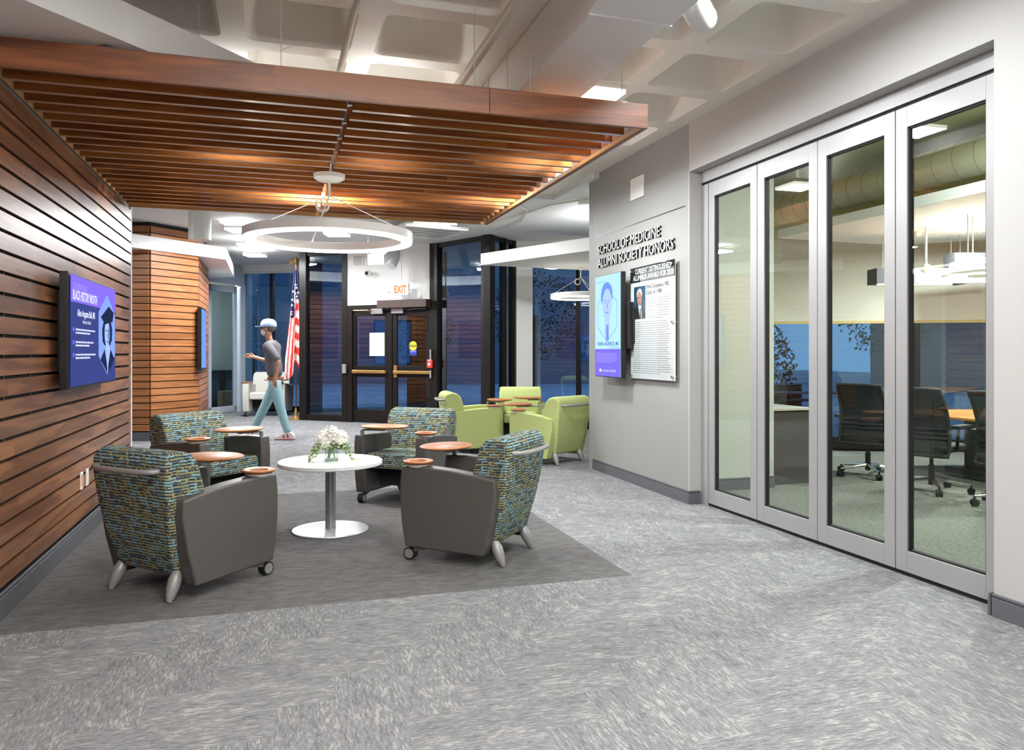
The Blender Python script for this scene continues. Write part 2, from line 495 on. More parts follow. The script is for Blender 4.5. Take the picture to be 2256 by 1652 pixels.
# ------------------------------------------------------------ plan helpers
def ray_line(px, P, Q):
    """point where image column px crosses the plan line PQ, and its depth"""
    u = (px - 1128) / 1690.0
    rx, ry = CD[0] + u * CR[0], CD[1] + u * CR[1]
    dx, dy = Q[0] - P[0], Q[1] - P[1]
    det = rx * (-dy) + dx * ry
    d = (P[0] * (-dy) + dx * P[1]) / det
    return (rx * d, ry * d), d
def zof(py, d): return H + (775 - py) * d / 1690.0

XL, XR = -1.31, 3.46
ZC, ZB = 3.33, 3.27
A = (-0.70, 18.32); Bp = (0.95, 17.46); Cc = (0.52, 15.54); D = (1.336, 14.87); E = (2.773, 13.53)
F = (3.40, 12.29); G = (4.03, 12.88); Hh = (4.23, 12.93); J = (6.1, 11.62)
K0 = (-4.6, 13.42); K1 = (-2.05, 12.62); K2 = (-1.79, 12.54); K3 = (-1.186, 13.19); K4 = (-1.19, 15.12); K5 = (-1.374, 17.48)

# ------------------------------------------------------------ floor
struct(build('floor', MB().bb(-5.2, 3.6, -3.6, 18.6, -0.1, 0).bb(-5.2, -.6, 18.6, 20.4, -0.1, 0).bb(3.6, 7.2, 8.1, 14, -0.1, 0), M['carpet']), 'grey herringbone plank carpet with a plain darker field under the wood canopy')
struct(build('floor', MB().bb(3.6, 12.0, 1.9, 8.1, -0.1, 0.0).prism([(4.6, 8.1), (12, 8.1), (9.0, 7.86), (6.4, 9.4), (5.6, 9.2)], -0.1, -0.001), M['carpet2']), 'olive grey mottled carpet of the meeting room')

# ------------------------------------------------------------ waffle ceiling
def rrect(cx, cy, hx, hy, r, n=5):
    pts = []
    for (sx, sy, a0) in ((1, 1, 0), (-1, 1, 90), (-1, -1, 180), (1, -1, 270)):
        for k in range(n + 1):
            a = math.radians(a0 + 90 * k / n)
            pts.append((cx + sx * (hx - r) + r * math.cos(a), cy + sy * (hy - r) + r * math.sin(a)))
    return pts
def waffle(xs, ys, p, z):
    mb = MB()
    for cx in xs:
        for cy in ys:
            hp = p / 2
            a = rrect(cx, cy, 0.325, 0.325, 0.07); n = len(a)
            o = []
            for x, y in a:
                dx, dy = x - cx, y - cy; k = hp / max(abs(dx), abs(dy))
                o.append((cx + dx * k, cy + dy * k))
            b = rrect(cx, cy, 0.31, 0.31, 0.07); c = rrect(cx, cy, 0.255, 0.255, 0.06); d = rrect(cx, cy, 0.22, 0.22, 0.05)
            vs = [(x, y, z) for x, y in o] + [(x, y, z) for x, y in a] + [(x, y, z + 0.02) for x, y in b] + [(x, y, z + 0.27) for x, y in c] + [(x, y, z + 0.30) for x, y in d]
            fs = []
            for L in range(4):
                for i in range(n):
                    j = (i + 1) % n
                    fs.append((L * n + i, (L + 1) * n + i, (L + 1) * n + j, L * n + j))
            fs.append(tuple(range(4 * n, 5 * n)))
            # corners of the square cell
            for q in range(4):
                i = q * 6 + 2; j = q * 6 + 3
                sx, sy = ((1, 1), (-1, 1), (-1, -1), (1, -1))[q]
                vs.append((cx + sx * hp, cy + sy * hp, z)); fs.append((i, len(vs) - 1, j))
            mb.add(vs, fs)
    return mb
ys = [4.88 + 0.8 * j for j in range(-7, 3)]
y0w, y1w = ys[0] - 0.4, ys[-1] + 0.4
wf = waffle([0.95, 0.15, -0.65], ys, 0.8, ZC)
wf.v += []; w2 = waffle([2.17, 2.97], ys, 0.8, ZC); wf.add(w2.v, w2.f)
for x0, x1 in ((-1.6, -1.05), (1.35, 1.77), (3.37, 3.62)):
    wf.poly([(x0, y0w, ZC), (x1, y0w, ZC), (x1, y1w, ZC), (x0, y1w, ZC)])
wf.bb(-5.2, 3.62, -3.7, y0w, ZC, ZC + .1).bb(-5.2, 3.62, y1w, 9.2, ZC, ZC + .1)
wf.bb(-1.6, 3.62, y0w, y1w, ZC + .42, ZC + .5)
struct(build('ceiling', wf, M['ceil'], smooth=True), 'painted concrete waffle ceiling with square coffers')
struct(build('ceiling', MB().bb(-5.2, 7.4, 9.2, 18.7, ZB, ZB + 0.3).bb(-5.2, -.4, 18.7, 20.6, ZB, ZB + .3).prism([(3.4, 7.9), (3.6, 7.9), (3.6, 8.08), (4.75, 8.15), (5.1, 9.2), (3.4, 9.2)], ZB, ZB + .3), M['ceilb']), 'flat pale ceiling over the entrance')

# ------------------------------------------------------------ left slatted wall
wl = build('wall_left', MB().bb(-1.45, -1.336, -3.6, 8.04, 0, ZC), M['black']); struct(wl, 'slatted walnut wall on the left')
sl = MB()
for k in range(24):
    z = 0.149 + 0.106 * k
    sl.bb(-1.33, XL, -3.6, 8.04, z, z + 0.087)
build('wall_slats', sl, M['wood_wall'], wl, bevel=0.0)
cl_ = MB()
for k in range(26):
    y = -3.4 + 0.44 * k
    cl_.bb(-1.337, -1.331, y, y + 0.03, 0.14, 2.69)
build('wall_battens', cl_, mat('grey_batten', '4A4744', 0.7), wl)
build('upper_wall', MB().bb(-1.4, -1.33, -3.6, 8.04, 2.69, ZC), M['wallw'], wl)
struct(build('trim_1', MB().bb(-1.46, -1.31, 8.04, 8.10, 0, ZC), M['white']), 'white end trim of the slatted wall')
def baseboard(name, p, q, side, m=M['base'], h=0.115):
    mb = MB().seg(p, q, 0, h - 0.02, 0.016, side * 0.008).seg(p, q, h - 0.014, h, 0.014, side * 0.007).seg(p, q, h - 0.02, h - 0.014, 0.009, side * 0.0045)
    return struct(build(name, mb, m, bevel=0.002, seg=1))
baseboard('baseboard_left', (XL + 0.0, -3.6), (XL + 0.0, 8.04), -1, h=0.13)

# ------------------------------------------------------------ right walls
wr = struct(build('wall_right', MB().bb(XR, 3.6, -3.6, 2.976, 0, ZC).bb(XR, 3.6, 2.976, 5.96, 2.905, 3.52).bb(3.46, 3.6, -3.6, 2.976, ZC, 3.52), M['wallw']), 'warm white wall and header around the glass doors')
struct(build('wall_grey', MB().bb(XR, 3.6, 5.965, 8.06, 0, ZC), M['grey']), 'grey feature wall with the raised lettering')
struct(build('trim_2', MB().bb(XR + .001, 3.6, 5.95, 5.965, 0, 2.905), M['wallw']), 'white jamb beside the glass doors')
struct(build('trim_3', MB().bb(XR - 0.002, XR + .002, 6.02, 7.98, 2.612, 2.622), M['blackm']), 'dark reveal line above the lettering')
struct(build('wall_alcove', MB().seg((3.46, 8.12), (4.6, 8.2), 0, ZC, 0.12).seg((4.62, 8.2), (6.0, 11.78), 0, ZC, 0.12), M['grey']), 'grey side wall of the seating alcove')
baseboard('baseboard_right', (XR, -3.6), (XR, 2.976), 1)
baseboard('baseboard_right', (3.60, 2.985), (3.445, 2.985), -1)
baseboard('baseboard_grey', (XR, 5.95), (XR, 8.06), 1)
baseboard('baseboard_grey', (3.445, 5.95), (3.565, 5.95), -1)
struct(build('wall_back', MB().bb(-5.2, 3.6, -3.7, -3.6, 0, ZC), mat('mauve_wall_paint', '7A6E8A', .6)), 'mauve wall behind the camera')
struct(build('wall_side', MB().bb(-5.3, -5.2, -3.6, 18.6, 0, ZC).bb(-5.2, -1.45, 7.9, 8.0, 0, ZC), M['wallw']), 'side wall beyond the slatted wall')

# ------------------------------------------------------------ folding glass doors
XD = 3.575
edges = [5.83, 5.13, 4.437, 3.74, 3.035]
for i in range(4):
    ya, yb = edges[i + 1] + 0.004, edges[i] - 0.004
    e = empty('door_%d' % (i + 1), (XD, (ya + yb) / 2, 0)); struct(e, ['first', 'second', 'third', 'nearest'][i] + ' aluminium framed glass folding door panel')
    fr = MB(); x0, x1 = XD, XD + 0.05; zb, zt = 0.025, 2.785
    sw = 0.085
    fr.bb(x0, x1, ya, ya + sw, zb, zt).bb(x0, x1, yb - sw, yb, zb, zt).bb(x0, x1, ya + sw, yb - sw, zb, zb + 0.125).bb(x0, x1, ya + sw, yb - sw, zt - 0.125, zt)
    build('door_frame', fr, M['alu'], e, bevel=0.002, seg=1, loc=e.location).location = (0, 0, 0)
    g = MB(); a, b_, c, d = ya + sw, yb - sw, zb + .125, zt - .125; t = 0.011
    g.bb(x0 + .012, x1 - .008, a, a + t, c, d).bb(x0 + .012, x1 - .008, b_ - t, b_, c, d).bb(x0 + .012, x1 - .008, a, b_, c, c + t).bb(x0 + .012, x1 - .008, a, b_, d - t, d)
    build('gasket', g, M['gasket'], e, loc=e.location).location = (0, 0, 0)
    build('glass', MB().bb(x0 + .022, x0 + .028, a + .002, b_ - .002, c + .002, d - .002), M['glass'], e, loc=e.location).location = (0, 0, 0)
struct(build('trim_4', MB().bb(XD, 3.64, 5.84, 5.95, 0, 2.785).bb(XD, 3.64, 2.976, 3.03, 0, 2.785).bb(XD - .005, 3.64, 2.976, 5.95, 2.805, 2.905), M['alu'], bevel=0.002, seg=1), 'aluminium frame around the folding doors')
struct(build('trim_5', MB().bb(XD + .012, 3.62, 2.976, 5.95, 2.785, 2.805).bb(XD + .01, 3.63, 2.976, 5.95, 0.0, 0.022), M['gasket']), 'black track above and below the folding doors')

# ------------------------------------------------------------ facade
def storefront(n, p, q, ts, z0, z1, m=M['bronze'], pw=0.07, base=0.12, head=0.08, band=None, label=''):
    P = Vector(p); Q = Vector(q); L = (Q - P).length
    fr = MB().seg(p, q, 0, base, 0.10).seg(p, q, z1 - head, z1, 0.08)
    for t, w in ts:
        c = P.lerp(Q, t); fr.box((c.x, c.y, (z0 + z1) / 2), (w, 0.13, z1 - z0), math.atan2((Q - P).y, (Q - P).x))
    o = struct(build('window_%d' % n, fr, m, bevel=0.004, seg=1), label)
    build('glass', MB().seg(p, q, base, z1 - head, 0.008), M['glassg'], o)
    if band:
        build('blind_box', MB().seg(p, q, band, z1, 0.12, -0.02), M['white'], o)
        build('roller_blind', MB().seg(p, q, band - 0.05, band, 0.02, -0.075), M['blind'], o)
    return o
tm = lambda px, P, Q: ((Vector(ray_line(px, P, Q)[0]) - Vector(P)).length / (Vector(Q) - Vector(P)).length)
storefront(1, A, Bp, [(0.0, .05), (tm(600, A, Bp), .07), (.99, .06)], 0, ZB, band=3.13, label='tall dusk window behind the flag with a blind box on top')
struct(build('window_2', MB().seg(Bp, Cc, 0, ZB, .10), M['bronze']), 'dark side panel of the entrance lobby')
storefront(3, Cc, D, [(.035, .16), (.95, .12)], 0, ZB, pw=.1, label='tall fixed glass left of the entrance doors')
storefront(4, E, F, [(.02, .10), (.95, .14)], 0, ZB, label='tall fixed glass right of the entrance doors')
storefront(5, F, G, [(.0, .16), (.52, .05), (.93, .14)], 0, ZB, label='narrow glass between two dark posts behind the green chairs')
storefront(6, Hh, J, [(.02, .10), (tm(1275, Hh, J), .07), (.8, .07)], 0, ZB, band=3.02, label='dusk window behind the hanging ring lamp')
struct(build('trim_6', MB().seg(G, (4.33, 12.86), 0, ZB, 0.22, 0.02), M['white'], bevel=0.004), 'white column between the windows')
# entrance wall
entr = build('wall_entrance', MB().seg(D, E, 2.205, ZB, 0.10), M['white']); struct(entr, 'white panel over the entrance doors')
struct(build('trim_7', MB().seg(D, E, 2.13, 2.205, 0.12).seg(D, (D[0] + .09, D[1] - .084), 0, 2.2, .12).seg((E[0] - .09, E[1] + .084), E, 0, ZB, .12), M['bronze'], bevel=.003, seg=1), 'dark frame of the entrance doors')
vn = Vector((E[0] - D[0], E[1] - D[1])).normalized(); nrm = Vector((vn.y, -vn.x))     # nrm points outwards or inwards
if nrm.dot(Vector((0, -1))) < 0: nrm = -nrm
angDE = math.atan2(vn.y, vn.x)
def onDE(px, off=0.0):
    p, d = ray_line(px, D, E)
    return (p[0] + nrm.x * off, p[1] + nrm.y * off), d
for i, (pa, pb) in enumerate(((776, 859), (866, 957))):
    p, dp = onDE(pa); q, dq = onDE(pb)
    n = 5 + i
    e = empty('door_%d' % n, ((p[0] + q[0]) / 2, (p[1] + q[1]) / 2, 0), angDE); struct(e, ('left' if i == 0 else 'right') + ' dark glazed entrance door')
    W = (Vector(q) - Vector(p)).length; h = W / 2
    f = MB().bb(-h, -h + .1, -.022, .022, .012, 2.12).bb(h - .1, h, -.022, .022, .012, 2.12)
    f.bb(-h + .1, h - .1, -.022, .022, .012, .25).bb(-h + .1, h - .1, -.022, .022, .86, 1.07).bb(-h + .1, h - .1, -.022, .022, 2.0, 2.12)
    build('door_frame', f, M['bronze'], e, bevel=.004, seg=1)
    build('glass', MB().bb(-h + .1, h - .1, -.004, .004, 1.07, 2.0).bb(-h + .1, h - .1, -.004, .004, .25, .86), M['glassg'], e)
    s = -1          # room side is local -y
    bar = MB().bb(-h + .06, h - .04, s * .10, s * .05, .93, .985)
    build('push_bar', bar, M['brass'], e, bevel=.008)
    bk = MB().bb(-h + .05, -h + .12, s * .06, s * .02, .86 if i else .92, 1.08 if i else .99).bb(h - .1, h - .05, s * .06, s * .02, .93, .985)
    build('bar_bracket', bk, M['brass'], e, bevel=.004)
    build('door_closer', MB().bb(h - .36 if i == 0 else -h + .02, h - .10 if i == 0 else -h + .28, s * .10, s * .025, 2.03, 2.13), M['steel'], e, bevel=.006)
    build('closer_arm', MB().tube([(-.36 if i == 0 else .3, s * .06, 2.11), (.05 if i == 0 else .1, s * .16, 2.1), (.12 if i == 0 else -.1, s * .08, 2.09)], .008), M['brass'] if i == 0 else M['steel'], e)
    hb = MB()
    for z in (.3, 1.05, 1.85): hb.bb(-h - .01 if i == 0 else h - .02, -h + .02 if i == 0 else h + .01, s * .035, s * .01, z, z + .13)
    build('hinge', hb, M['brown'], e)
struct(build('trim_8', MB().seg(onDE(859.5)[0], onDE(865.5)[0], 0, 2.13, .07), M['bronze']), 'dark post between the entrance doors')
p, _ = onDE(846, .145); q, _ = onDE(953, .145)
hc = build('operator_cover', MB().seg(p, q, 2.13, 2.27, .16), M['brown'], bevel=.004, loc=(p[0], p[1], 2.13)); tag(hc, 'brown metal operator box above the right entrance door', 'door operator')

# outer lobby doors and brick beyond
struct(build('wall_outer', MB().seg((2.9, 17.2), (3.3, 16.7), 0, 3.2, .2).seg(pos(958, 14.9), pos(984, 14.9), 0, 3.27, .2), M['brick']), 'red brick wall beyond the entrance glass')

# ------------------------------------------------------------ slatted column
def slat_face(mb, p, q, z0, n, off, gap=.014, pitch=.106, side=1):
    for k in range(n):
        z = z0 + pitch * k
        mb.seg(p, q, z, min(z + pitch - gap, ZB - .01), .02, side * off)
    return mb
kc = build('wall_column', MB().prism([K0, K1, K2, K3, K4, (-1.6, 15.2), (-4.6, 15.2)], 0, ZB), M['black']); struct(kc, 'column clad in horizontal oak slats')
sm = MB(); nb = 30
Kn = Vector((0, 0))
def face(p, q, m, ext=0.0):
    P = Vector(p); Q = Vector(q); d = (Q - P).normalized(); n = Vector((d.y, -d.x))
    mb = MB()
    for k in range(29):
        z = .149 + .106 * k
        a = P + n * .012 + d * .006; b_ = Q + n * .012 - d * .004 * (0 if ext else 1)
        mb.seg((a.x, a.y), (b_.x, b_.y), z, z + .092, .02)
    return build('slats', mb, m, kc)
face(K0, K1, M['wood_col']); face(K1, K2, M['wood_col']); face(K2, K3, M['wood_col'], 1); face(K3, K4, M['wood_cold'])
struct(build('baseboard_column', MB().seg(K1, K2, 0, .13, .03, -.012).seg(K2, K3, 0, .13, .03, -.012).seg(K3, K4, 0, .13, .03, -.012).seg(K0, K1, 0, .13, .03, -.012), M['base']))
# pale glass door past the column
dd = Vector((A[0] - K5[0], A[1] - K5[1])); dl = dd.length; da = math.atan2(dd.y, dd.x)
struct(build('wall_far', MB().seg(K4, K5, 0, ZB, .1, .05).seg(K5, A, 2.82, ZB, .12).seg((K5[0] + dd.x * .86, K5[1] + dd.y * .86), A, 0, 2.82, .16), M['alublue']), 'pale wall and column around the far glass door')
e = empty('door_7', (K5[0] + dd.x * .4, K5[1] + dd.y * .4, 0), da); struct(e, 'pale aluminium framed glass door at the far left')
hw = dl * .4
build('door_frame', MB().bb(-hw, -hw + .09, -.03, .03, .02, 2.78).bb(hw - .09, hw, -.03, .03, .02, 2.78).bb(-hw, hw, -.03, .03, .02, .14).bb(-hw, hw, -.03, .03, 2.64, 2.78), M['alublue'], e, bevel=.002, seg=1)
build('glass', MB().bb(-hw + .09, hw - .09, -.004, .004, .14, 2.64), M['glassg'], e)
struct(build('wall_beyond', MB().seg((-4.2, 18.6), (-.75, 20.2), 0, ZB, .1).seg((-5.2, 15.2), (-5.2, 18.6), 0, ZB, .1).seg((-.66, 18.4), (-.60, 20.3), 0, ZB, .1), M['creamw']), 'cream wall seen through the far glass door')

# ------------------------------------------------------------ hanging clouds
def cloud(name, poly, z0, z1, label):
    o = build(name, MB().prism(poly, z0, z1), M['cloud'], loc=(poly[0][0], poly[0][1], z0)); tag(o, label, 'ceiling panel'); return o
cloud('ceiling_cloud', [(-1.3, 3.50), (0.50, 5.47), (-1.3, 5.6)], 2.85, 3.045, 'white drywall ceiling cloud with a slanted edge above the wood canopy, upper left')
cloud('ceiling_cloud', [pos(120, 10.4), pos(290, 11.15), pos(498, 12.65), pos(516, 15.6), pos(430, 16.0), pos(430, 13.0)], 2.85, 3.05, 'white ceiling cloud wrapped round the slatted column')
cloud('ceiling_cloud', [pos(1059, 12.12), pos(1311, 10.3), pos(1450, 9.6), pos(1400, 12.5), pos(1311, 12.95)], 2.70, 2.88, 'white wedge-shaped ceiling cloud over the green chairs')

# ------------------------------------------------------------ wood canopy
can = empty('slatted_canopy', (0.4, 6.0, 2.68)); tag(can, 'walnut slatted canopy hung over the seating group', 'canopy')
o3 = (0.4, 6.0, 2.68)
def cpart(name, mb, m, **k):
    o = build(name, mb, m, can, loc=o3, **k); o.location = (0, 0, 0); return o
zc = 2.68
cpart('fascia_board', MB().bb(-1.30, 1.160, 4.19, 4.212, zc, zc + .147), M['wood_fas'], bevel=.0015, seg=1)
cpart('fascia_board', MB().bb(1.163, 2.155, 4.19, 4.212, zc, zc + .147), M['wood_fas'], bevel=.0015, seg=1)
cpart('end_board', MB().bb(2.133, 2.155, 4.212, 7.86, zc, zc + .147), M['wood_fas'])
cpart('back_board', MB().bb(-1.30, 2.155, 7.86, 7.882, zc, zc + .147), M['edge'])
cpart('edge_strip', MB().bb(2.118, 2.133, 4.212, 7.86, zc + .004, zc + .03), M['edge'])
s_ = MB()
for k in range(1, 21):
    y = 4.2 + .175 * k
    s_.bb(-1.29, .384, y, y + .036, zc + .008, zc + .135).bb(.416, 2.085, y + .004, y + .040, zc + .008, zc + .135)
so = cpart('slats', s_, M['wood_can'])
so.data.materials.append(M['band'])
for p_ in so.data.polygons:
    if p_.normal.z < -.9: p_.material_index = 1  # bottom faces get the colour with the reflected light painted in
cpart('support_rail', MB().bb(.39, .41, 4.22, 7.85, zc + .10, zc + .14).bb(-.82, -.78, 4.22, 7.85, zc + .137, zc + .16).bb(1.28, 1.32, 4.22, 7.85, zc + .137, zc + .16).bb(2.0, 2.03, 4.22, 7.85, zc + .137, zc + .16), M['steel'])
cpart('edge_strip', MB().bb(-1.30, -1.292, 4.22, 7.85, zc + .01, zc + .13), M['edge'])
for k in range(1, 21, 2):
    y = 4.2 + .175 * k
    cpart('rail_clip', MB().bb(.388, .412, y - .012, y + .012, zc + .03, zc + .12), M['steel'])
for (x, y, zt) in ((0.03, 4.26, 3.6), (-.42, 4.75, 3.33), (1.10, 4.3, 3.5), (1.42, 4.7, 3.33), (2.02, 4.27, 3.6), (1.44, 4.3, 3.33), (2.02, 7.6, 3.33), (-.4, 7.6, 3.33)):
    cpart('hanger_wire', MB().tube([(x, y, zt), (x, y, zc + .14)], .0025, 6), M['pipe'])
cpart('wire_tail', MB().tube([(.03, 4.26, 2.93), (.06, 4.26, 2.95), (.11, 4.27, 2.975)], .002, 5), M['pipe'])
cpart('wire_tail', MB().tube([(1.44, 4.3, 3.15), (1.48, 4.3, 3.0), (1.45, 4.3, 2.95)], .002, 5), M['pipe'])
# ------------------------------------------------------------ ducts and pipes
du = empty('rectangular_duct', (1.7, 5.5, 3.0)); tag(du, 'large white sheet metal duct running under the waffle ceiling', 'duct')
def P_(par, name, mb, m, **k):
    o = build(name, mb, m, par, loc=par.location, **k); o.location = (0, 0, 0); return o
P_(du, 'duct_body', MB().bb(1.49, 1.92, 3.52, 9.0, 3.0, 3.325), M['duct'], bevel=.006)
P_(du, 'duct_transition', MB().prof([(3.50, 3.0), (3.50, 3.32), (2.4, 3.32), (2.4, 3.12), (3.0, 3.03)], 1.47, 1.94), M['duct'])
for y0_, y1_ in ((3.495, 3.525), (5.4, 5.42), (7.2, 7.22)): P_(du, 'duct_flange', MB().bb(1.477, 1.933, y0_, y1_, 2.988, 3.32), M['duct'])
fx = build('flexible_duct', MB().tube([(1.9, 3.35, 3.2), (2.05, 3.5, 3.14), (2.2, 3.66, 3.14), (2.3, 3.8, 3.2), (2.34, 3.9, 3.31)], .075, 16), M['duct'], smooth=True, loc=(1.95, 3.4, 3.15)); tag(fx, 'short silver flexible duct elbow beside the big duct', 'duct')
def pipe(name, pts, r, label):
    o = build(name, MB().tube(pts, r, 10), M['pipe'], smooth=True, loc=pts[0]); tag(o, label, 'pipe'); return o
pipe('ceiling_pipe', [(.62, 2.2, 3.22), (.42, 4.3, 3.22), (.40, 8.8, 3.22)], .022, 'painted pipe above the canopy, left of the two long parallel pipes')
pipe('ceiling_pipe', [(1.22, 2.2, 3.18), (1.22, 9.0, 3.18)], .028, 'painted pipe above the canopy, beside the big duct')
pipe('ceiling_pipe', [(-1.2, 6.0, 3.2), (.02, 6.0, 3.2), (.15, 6.03, 3.2), (.24, 6.1, 3.2), (.28, 6.25, 3.2), (.28, 8.2, 3.2)], .022, 'painted pipe that bends round above the canopy')
pipe('ceiling_conduit', [pos(1080, 11.6) + (3.24,), pos(1160, 10.6) + (3.25,), pos(1215, 10.0) + (3.25,), pos(1300, 9.6) + (3.25,)], .012, 'white conduit on the flat ceiling above the wedge cloud')
pipe('ceiling_conduit', [pos(1090, 12.3) + (3.24,), pos(1150, 11.2) + (3.25,), pos(1162, 10.4) + (3.25,), pos(1100, 9.4) + (3.25,)], .012, 'white conduit bending back towards the wood canopy')
pipe('ceiling_conduit', [pos(480, 11.2) + (3.24,), pos(545, 12.5) + (3.24,), pos(552, 14.5) + (3.24,)], .012, 'white conduit on the ceiling above the left cloud')
bx = build('junction_box', MB().box(pos(1288, 9.7) + (3.22,), (.14, .1, .05)), M['plate'], bevel=.004, loc=pos(1288, 9.7) + (3.22,)); tag(bx, 'white junction box on the ceiling above the wedge cloud', 'junction box')
df = empty('air_diffuser', pos(935, 11.5) + (3.11,), .2); tag(df, 'white square ceiling air diffuser behind the big ring lamp', 'air vent')
build('diffuser_frame', MB().bb(-.5, .5, -.5, .5, 0, .05).bb(-.3, .3, -.3, .3, .05, .16), M['plate'], df, bevel=.01)
for k in range(5):
    build('vent_slot', MB().bb(-.42, .42, -.36 + .16 * k, -.33 + .16 * k, -.004, .004), M['base'], df)
q0 = [pos(811, 12.2) + (2.716,), pos(846, 12.15) + (2.716,), pos(876, 13.0) + (3.01,), pos(838, 13.05) + (3.01,)]
mb = MB(); mb.add(q0 + [(x, y + .03, z + .15) for x, y, z in q0], [(0, 1, 2, 3), (7, 6, 5, 4), (0, 4, 5, 1), (1, 5, 6, 2), (2, 6, 7, 3), (3, 7, 4, 0)])
mb.tube([q0[0][:2] + (2.78,), q0[0][:2] + (3.268,)], .006, 6)
dx = build('slanted_duct', mb, M['duct'], loc=q0[0]); tag(dx, 'slanted white duct stub above the security camera', 'duct')
dr = build('round_duct', MB().tube([pos(872, 13.35) + (3.268,), pos(870, 13.3) + (2.95,), pos(862, 13.2) + (2.80,)], .085, 18), M['duct'], smooth=True, loc=pos(870, 13.3) + (2.8,)); tag(dr, 'white round duct end behind the slanted stub', 'duct')

# ------------------------------------------------------------ lamps
def panel(x, y, z, sx, sy, power, label, rz=0.0, stem=True, grp=None, up=None):
    e = empty('ceiling_lamp', (x, y, z), rz); tag(e, label, 'lamp', grp)
    build('lamp_housing', MB().bb(-sx / 2, sx / 2, -sy / 2, sy / 2, .012, .05), M['plate'], e, bevel=.01)
    build('diffuser', MB().bb(-sx / 2 + .008, sx / 2 - .008, -sy / 2 + .008, sy / 2 - .008, -.012, .012), M['lamp'], e)
    if stem: build('stem', MB().tube([(0, 0, .05), (0, 0, ZC - z)], .012, 8), M['plate'], e)
    area_lamp('lamp_light', e, (0, 0, -.014), sx - .02, sy - .02, power)
    if stem and up != 0: area_lamp('upward_light', e, (0, 0, .054), sx - .04, sy - .04, power * (UP if up is None else up), rot=(PI, 0, 0))
    return e
G1_ = 'square panel lamps of the entrance ceiling'
panel(*pos(742, 11.9), 3.15, .36, .36, P_PANEL * 1.7, 'small square ceiling lamp seen inside the big ring lamp', -0.3, up=.2)
panel(*pos(562, 14.5), 3.15, .36, .36, P_PANEL * 1.7, 'lowest in the picture of the three small ceiling lamps left of the ring', -0.3, up=.2)
panel(*pos(551, 13.1), 3.15, .36, .36, P_PANEL * 1.7, 'middle of the three small ceiling lamps left of the ring', -0.3, up=.2)
panel(*pos(529, 11.5), 3.15, .36, .36, P_PANEL * 1.7, 'highest in the picture of the three small ceiling lamps left of the ring', -0.3, up=.2)
panel(*pos(978, 10.8), 3.15, .36, .36, P_PANEL * 1.7, 'small ceiling lamp just under the back edge of the wood canopy', -0.3, up=.2)
panel(2.18, 5.02, 3.14, .32, .32, P_PANEL, 'bright square ceiling lamp right beside the big duct above the canopy corner', 0.0, up=0)
panel(2.36, 3.35, 3.27, .34, .34, P_PANEL, 'ceiling lamp in front of the flexible duct, above the view', 0, False)
for x, y, lab in ((.1, 1.5, 'nearest the slatted wall'), (1.3, 1.7, 'above the middle of the hallway'), (1.25, .1, 'nearest the right-hand pier'), (-.3, -.6, 'over the left side, one row back'), (.8, -1.1, 'over the middle, one row back'), (2.0, -1.6, 'over the right side, one row back'), (.4, -2.8, 'closest to the mauve wall')):
    panel(x, y, 3.15, .6, .6, P_PANEL * .62, 'added square lamp out of view overhead, ' + lab, 0, True, 'added lamps behind the viewer', up=3.2)  # unseen lamps, added to raise the overall room brightness
panel(2.16, 6.55, 3.00, .32, .32, P_PANEL * 1.8, 'added unseen lamp above the right back of the wood canopy', up=.1)  # added out of sight for the warm glow on the right slats
panel(.36, 6.95, 2.96, .32, .32, P_PANEL * 2.6, 'added unseen lamp above the middle of the wood canopy', up=.04)  # added out of sight for the orange hot spot on the middle slats
panel(-.25, 5.6, 2.93, .32, .32, P_PANEL * .12, 'added unseen uplight above the left of the wood canopy', up=.5)  # hidden uplight added to brighten the coffers
panel(.75, 5.5, 2.93, .32, .32, P_PANEL * .12, 'added unseen uplight above the front of the wood canopy', up=.5)  # second hidden uplight, also added to lift the ceiling tone
panel(4.45, 9.5, 3.15, .36, .36, P_PANEL * 1.8, 'ceiling lamp above the green chairs alcove', 0.3)
panel(-3.2, 10.6, 3.15, .36, .36, P_PANEL, 'ceiling lamp in the passage left of the slatted column', 0.3)
panel(-2.2, 18.2, 3.15, .36, .36, P_PANEL * 1.6, 'ceiling lamp in the room behind the far glass door', 0.3)

cy = empty('cylinder_lamp', pos(440, 10.5) + (2.86,)); tag(cy, 'white cylinder ceiling lamp in front of the slatted column', 'lamp')
build('lamp_housing', MB().lathe([(.13, .0), (.147, .0), (.147, .39), (.135, .39), (.135, .405), (.15, .405), (.15, .47), (.01, .47), (.01, .1), (.13, .1)], n=32), M['plate'], cy, smooth=True)
build('diffuser', MB().lathe([(.001, .01), (.128, .01), (.128, .02), (.001, .02)], n=32), M['lamp'], cy)
area_lamp('lamp_light', cy, (0, 0, .005), .24, .24, P_PANEL * .6, shape='DISK')

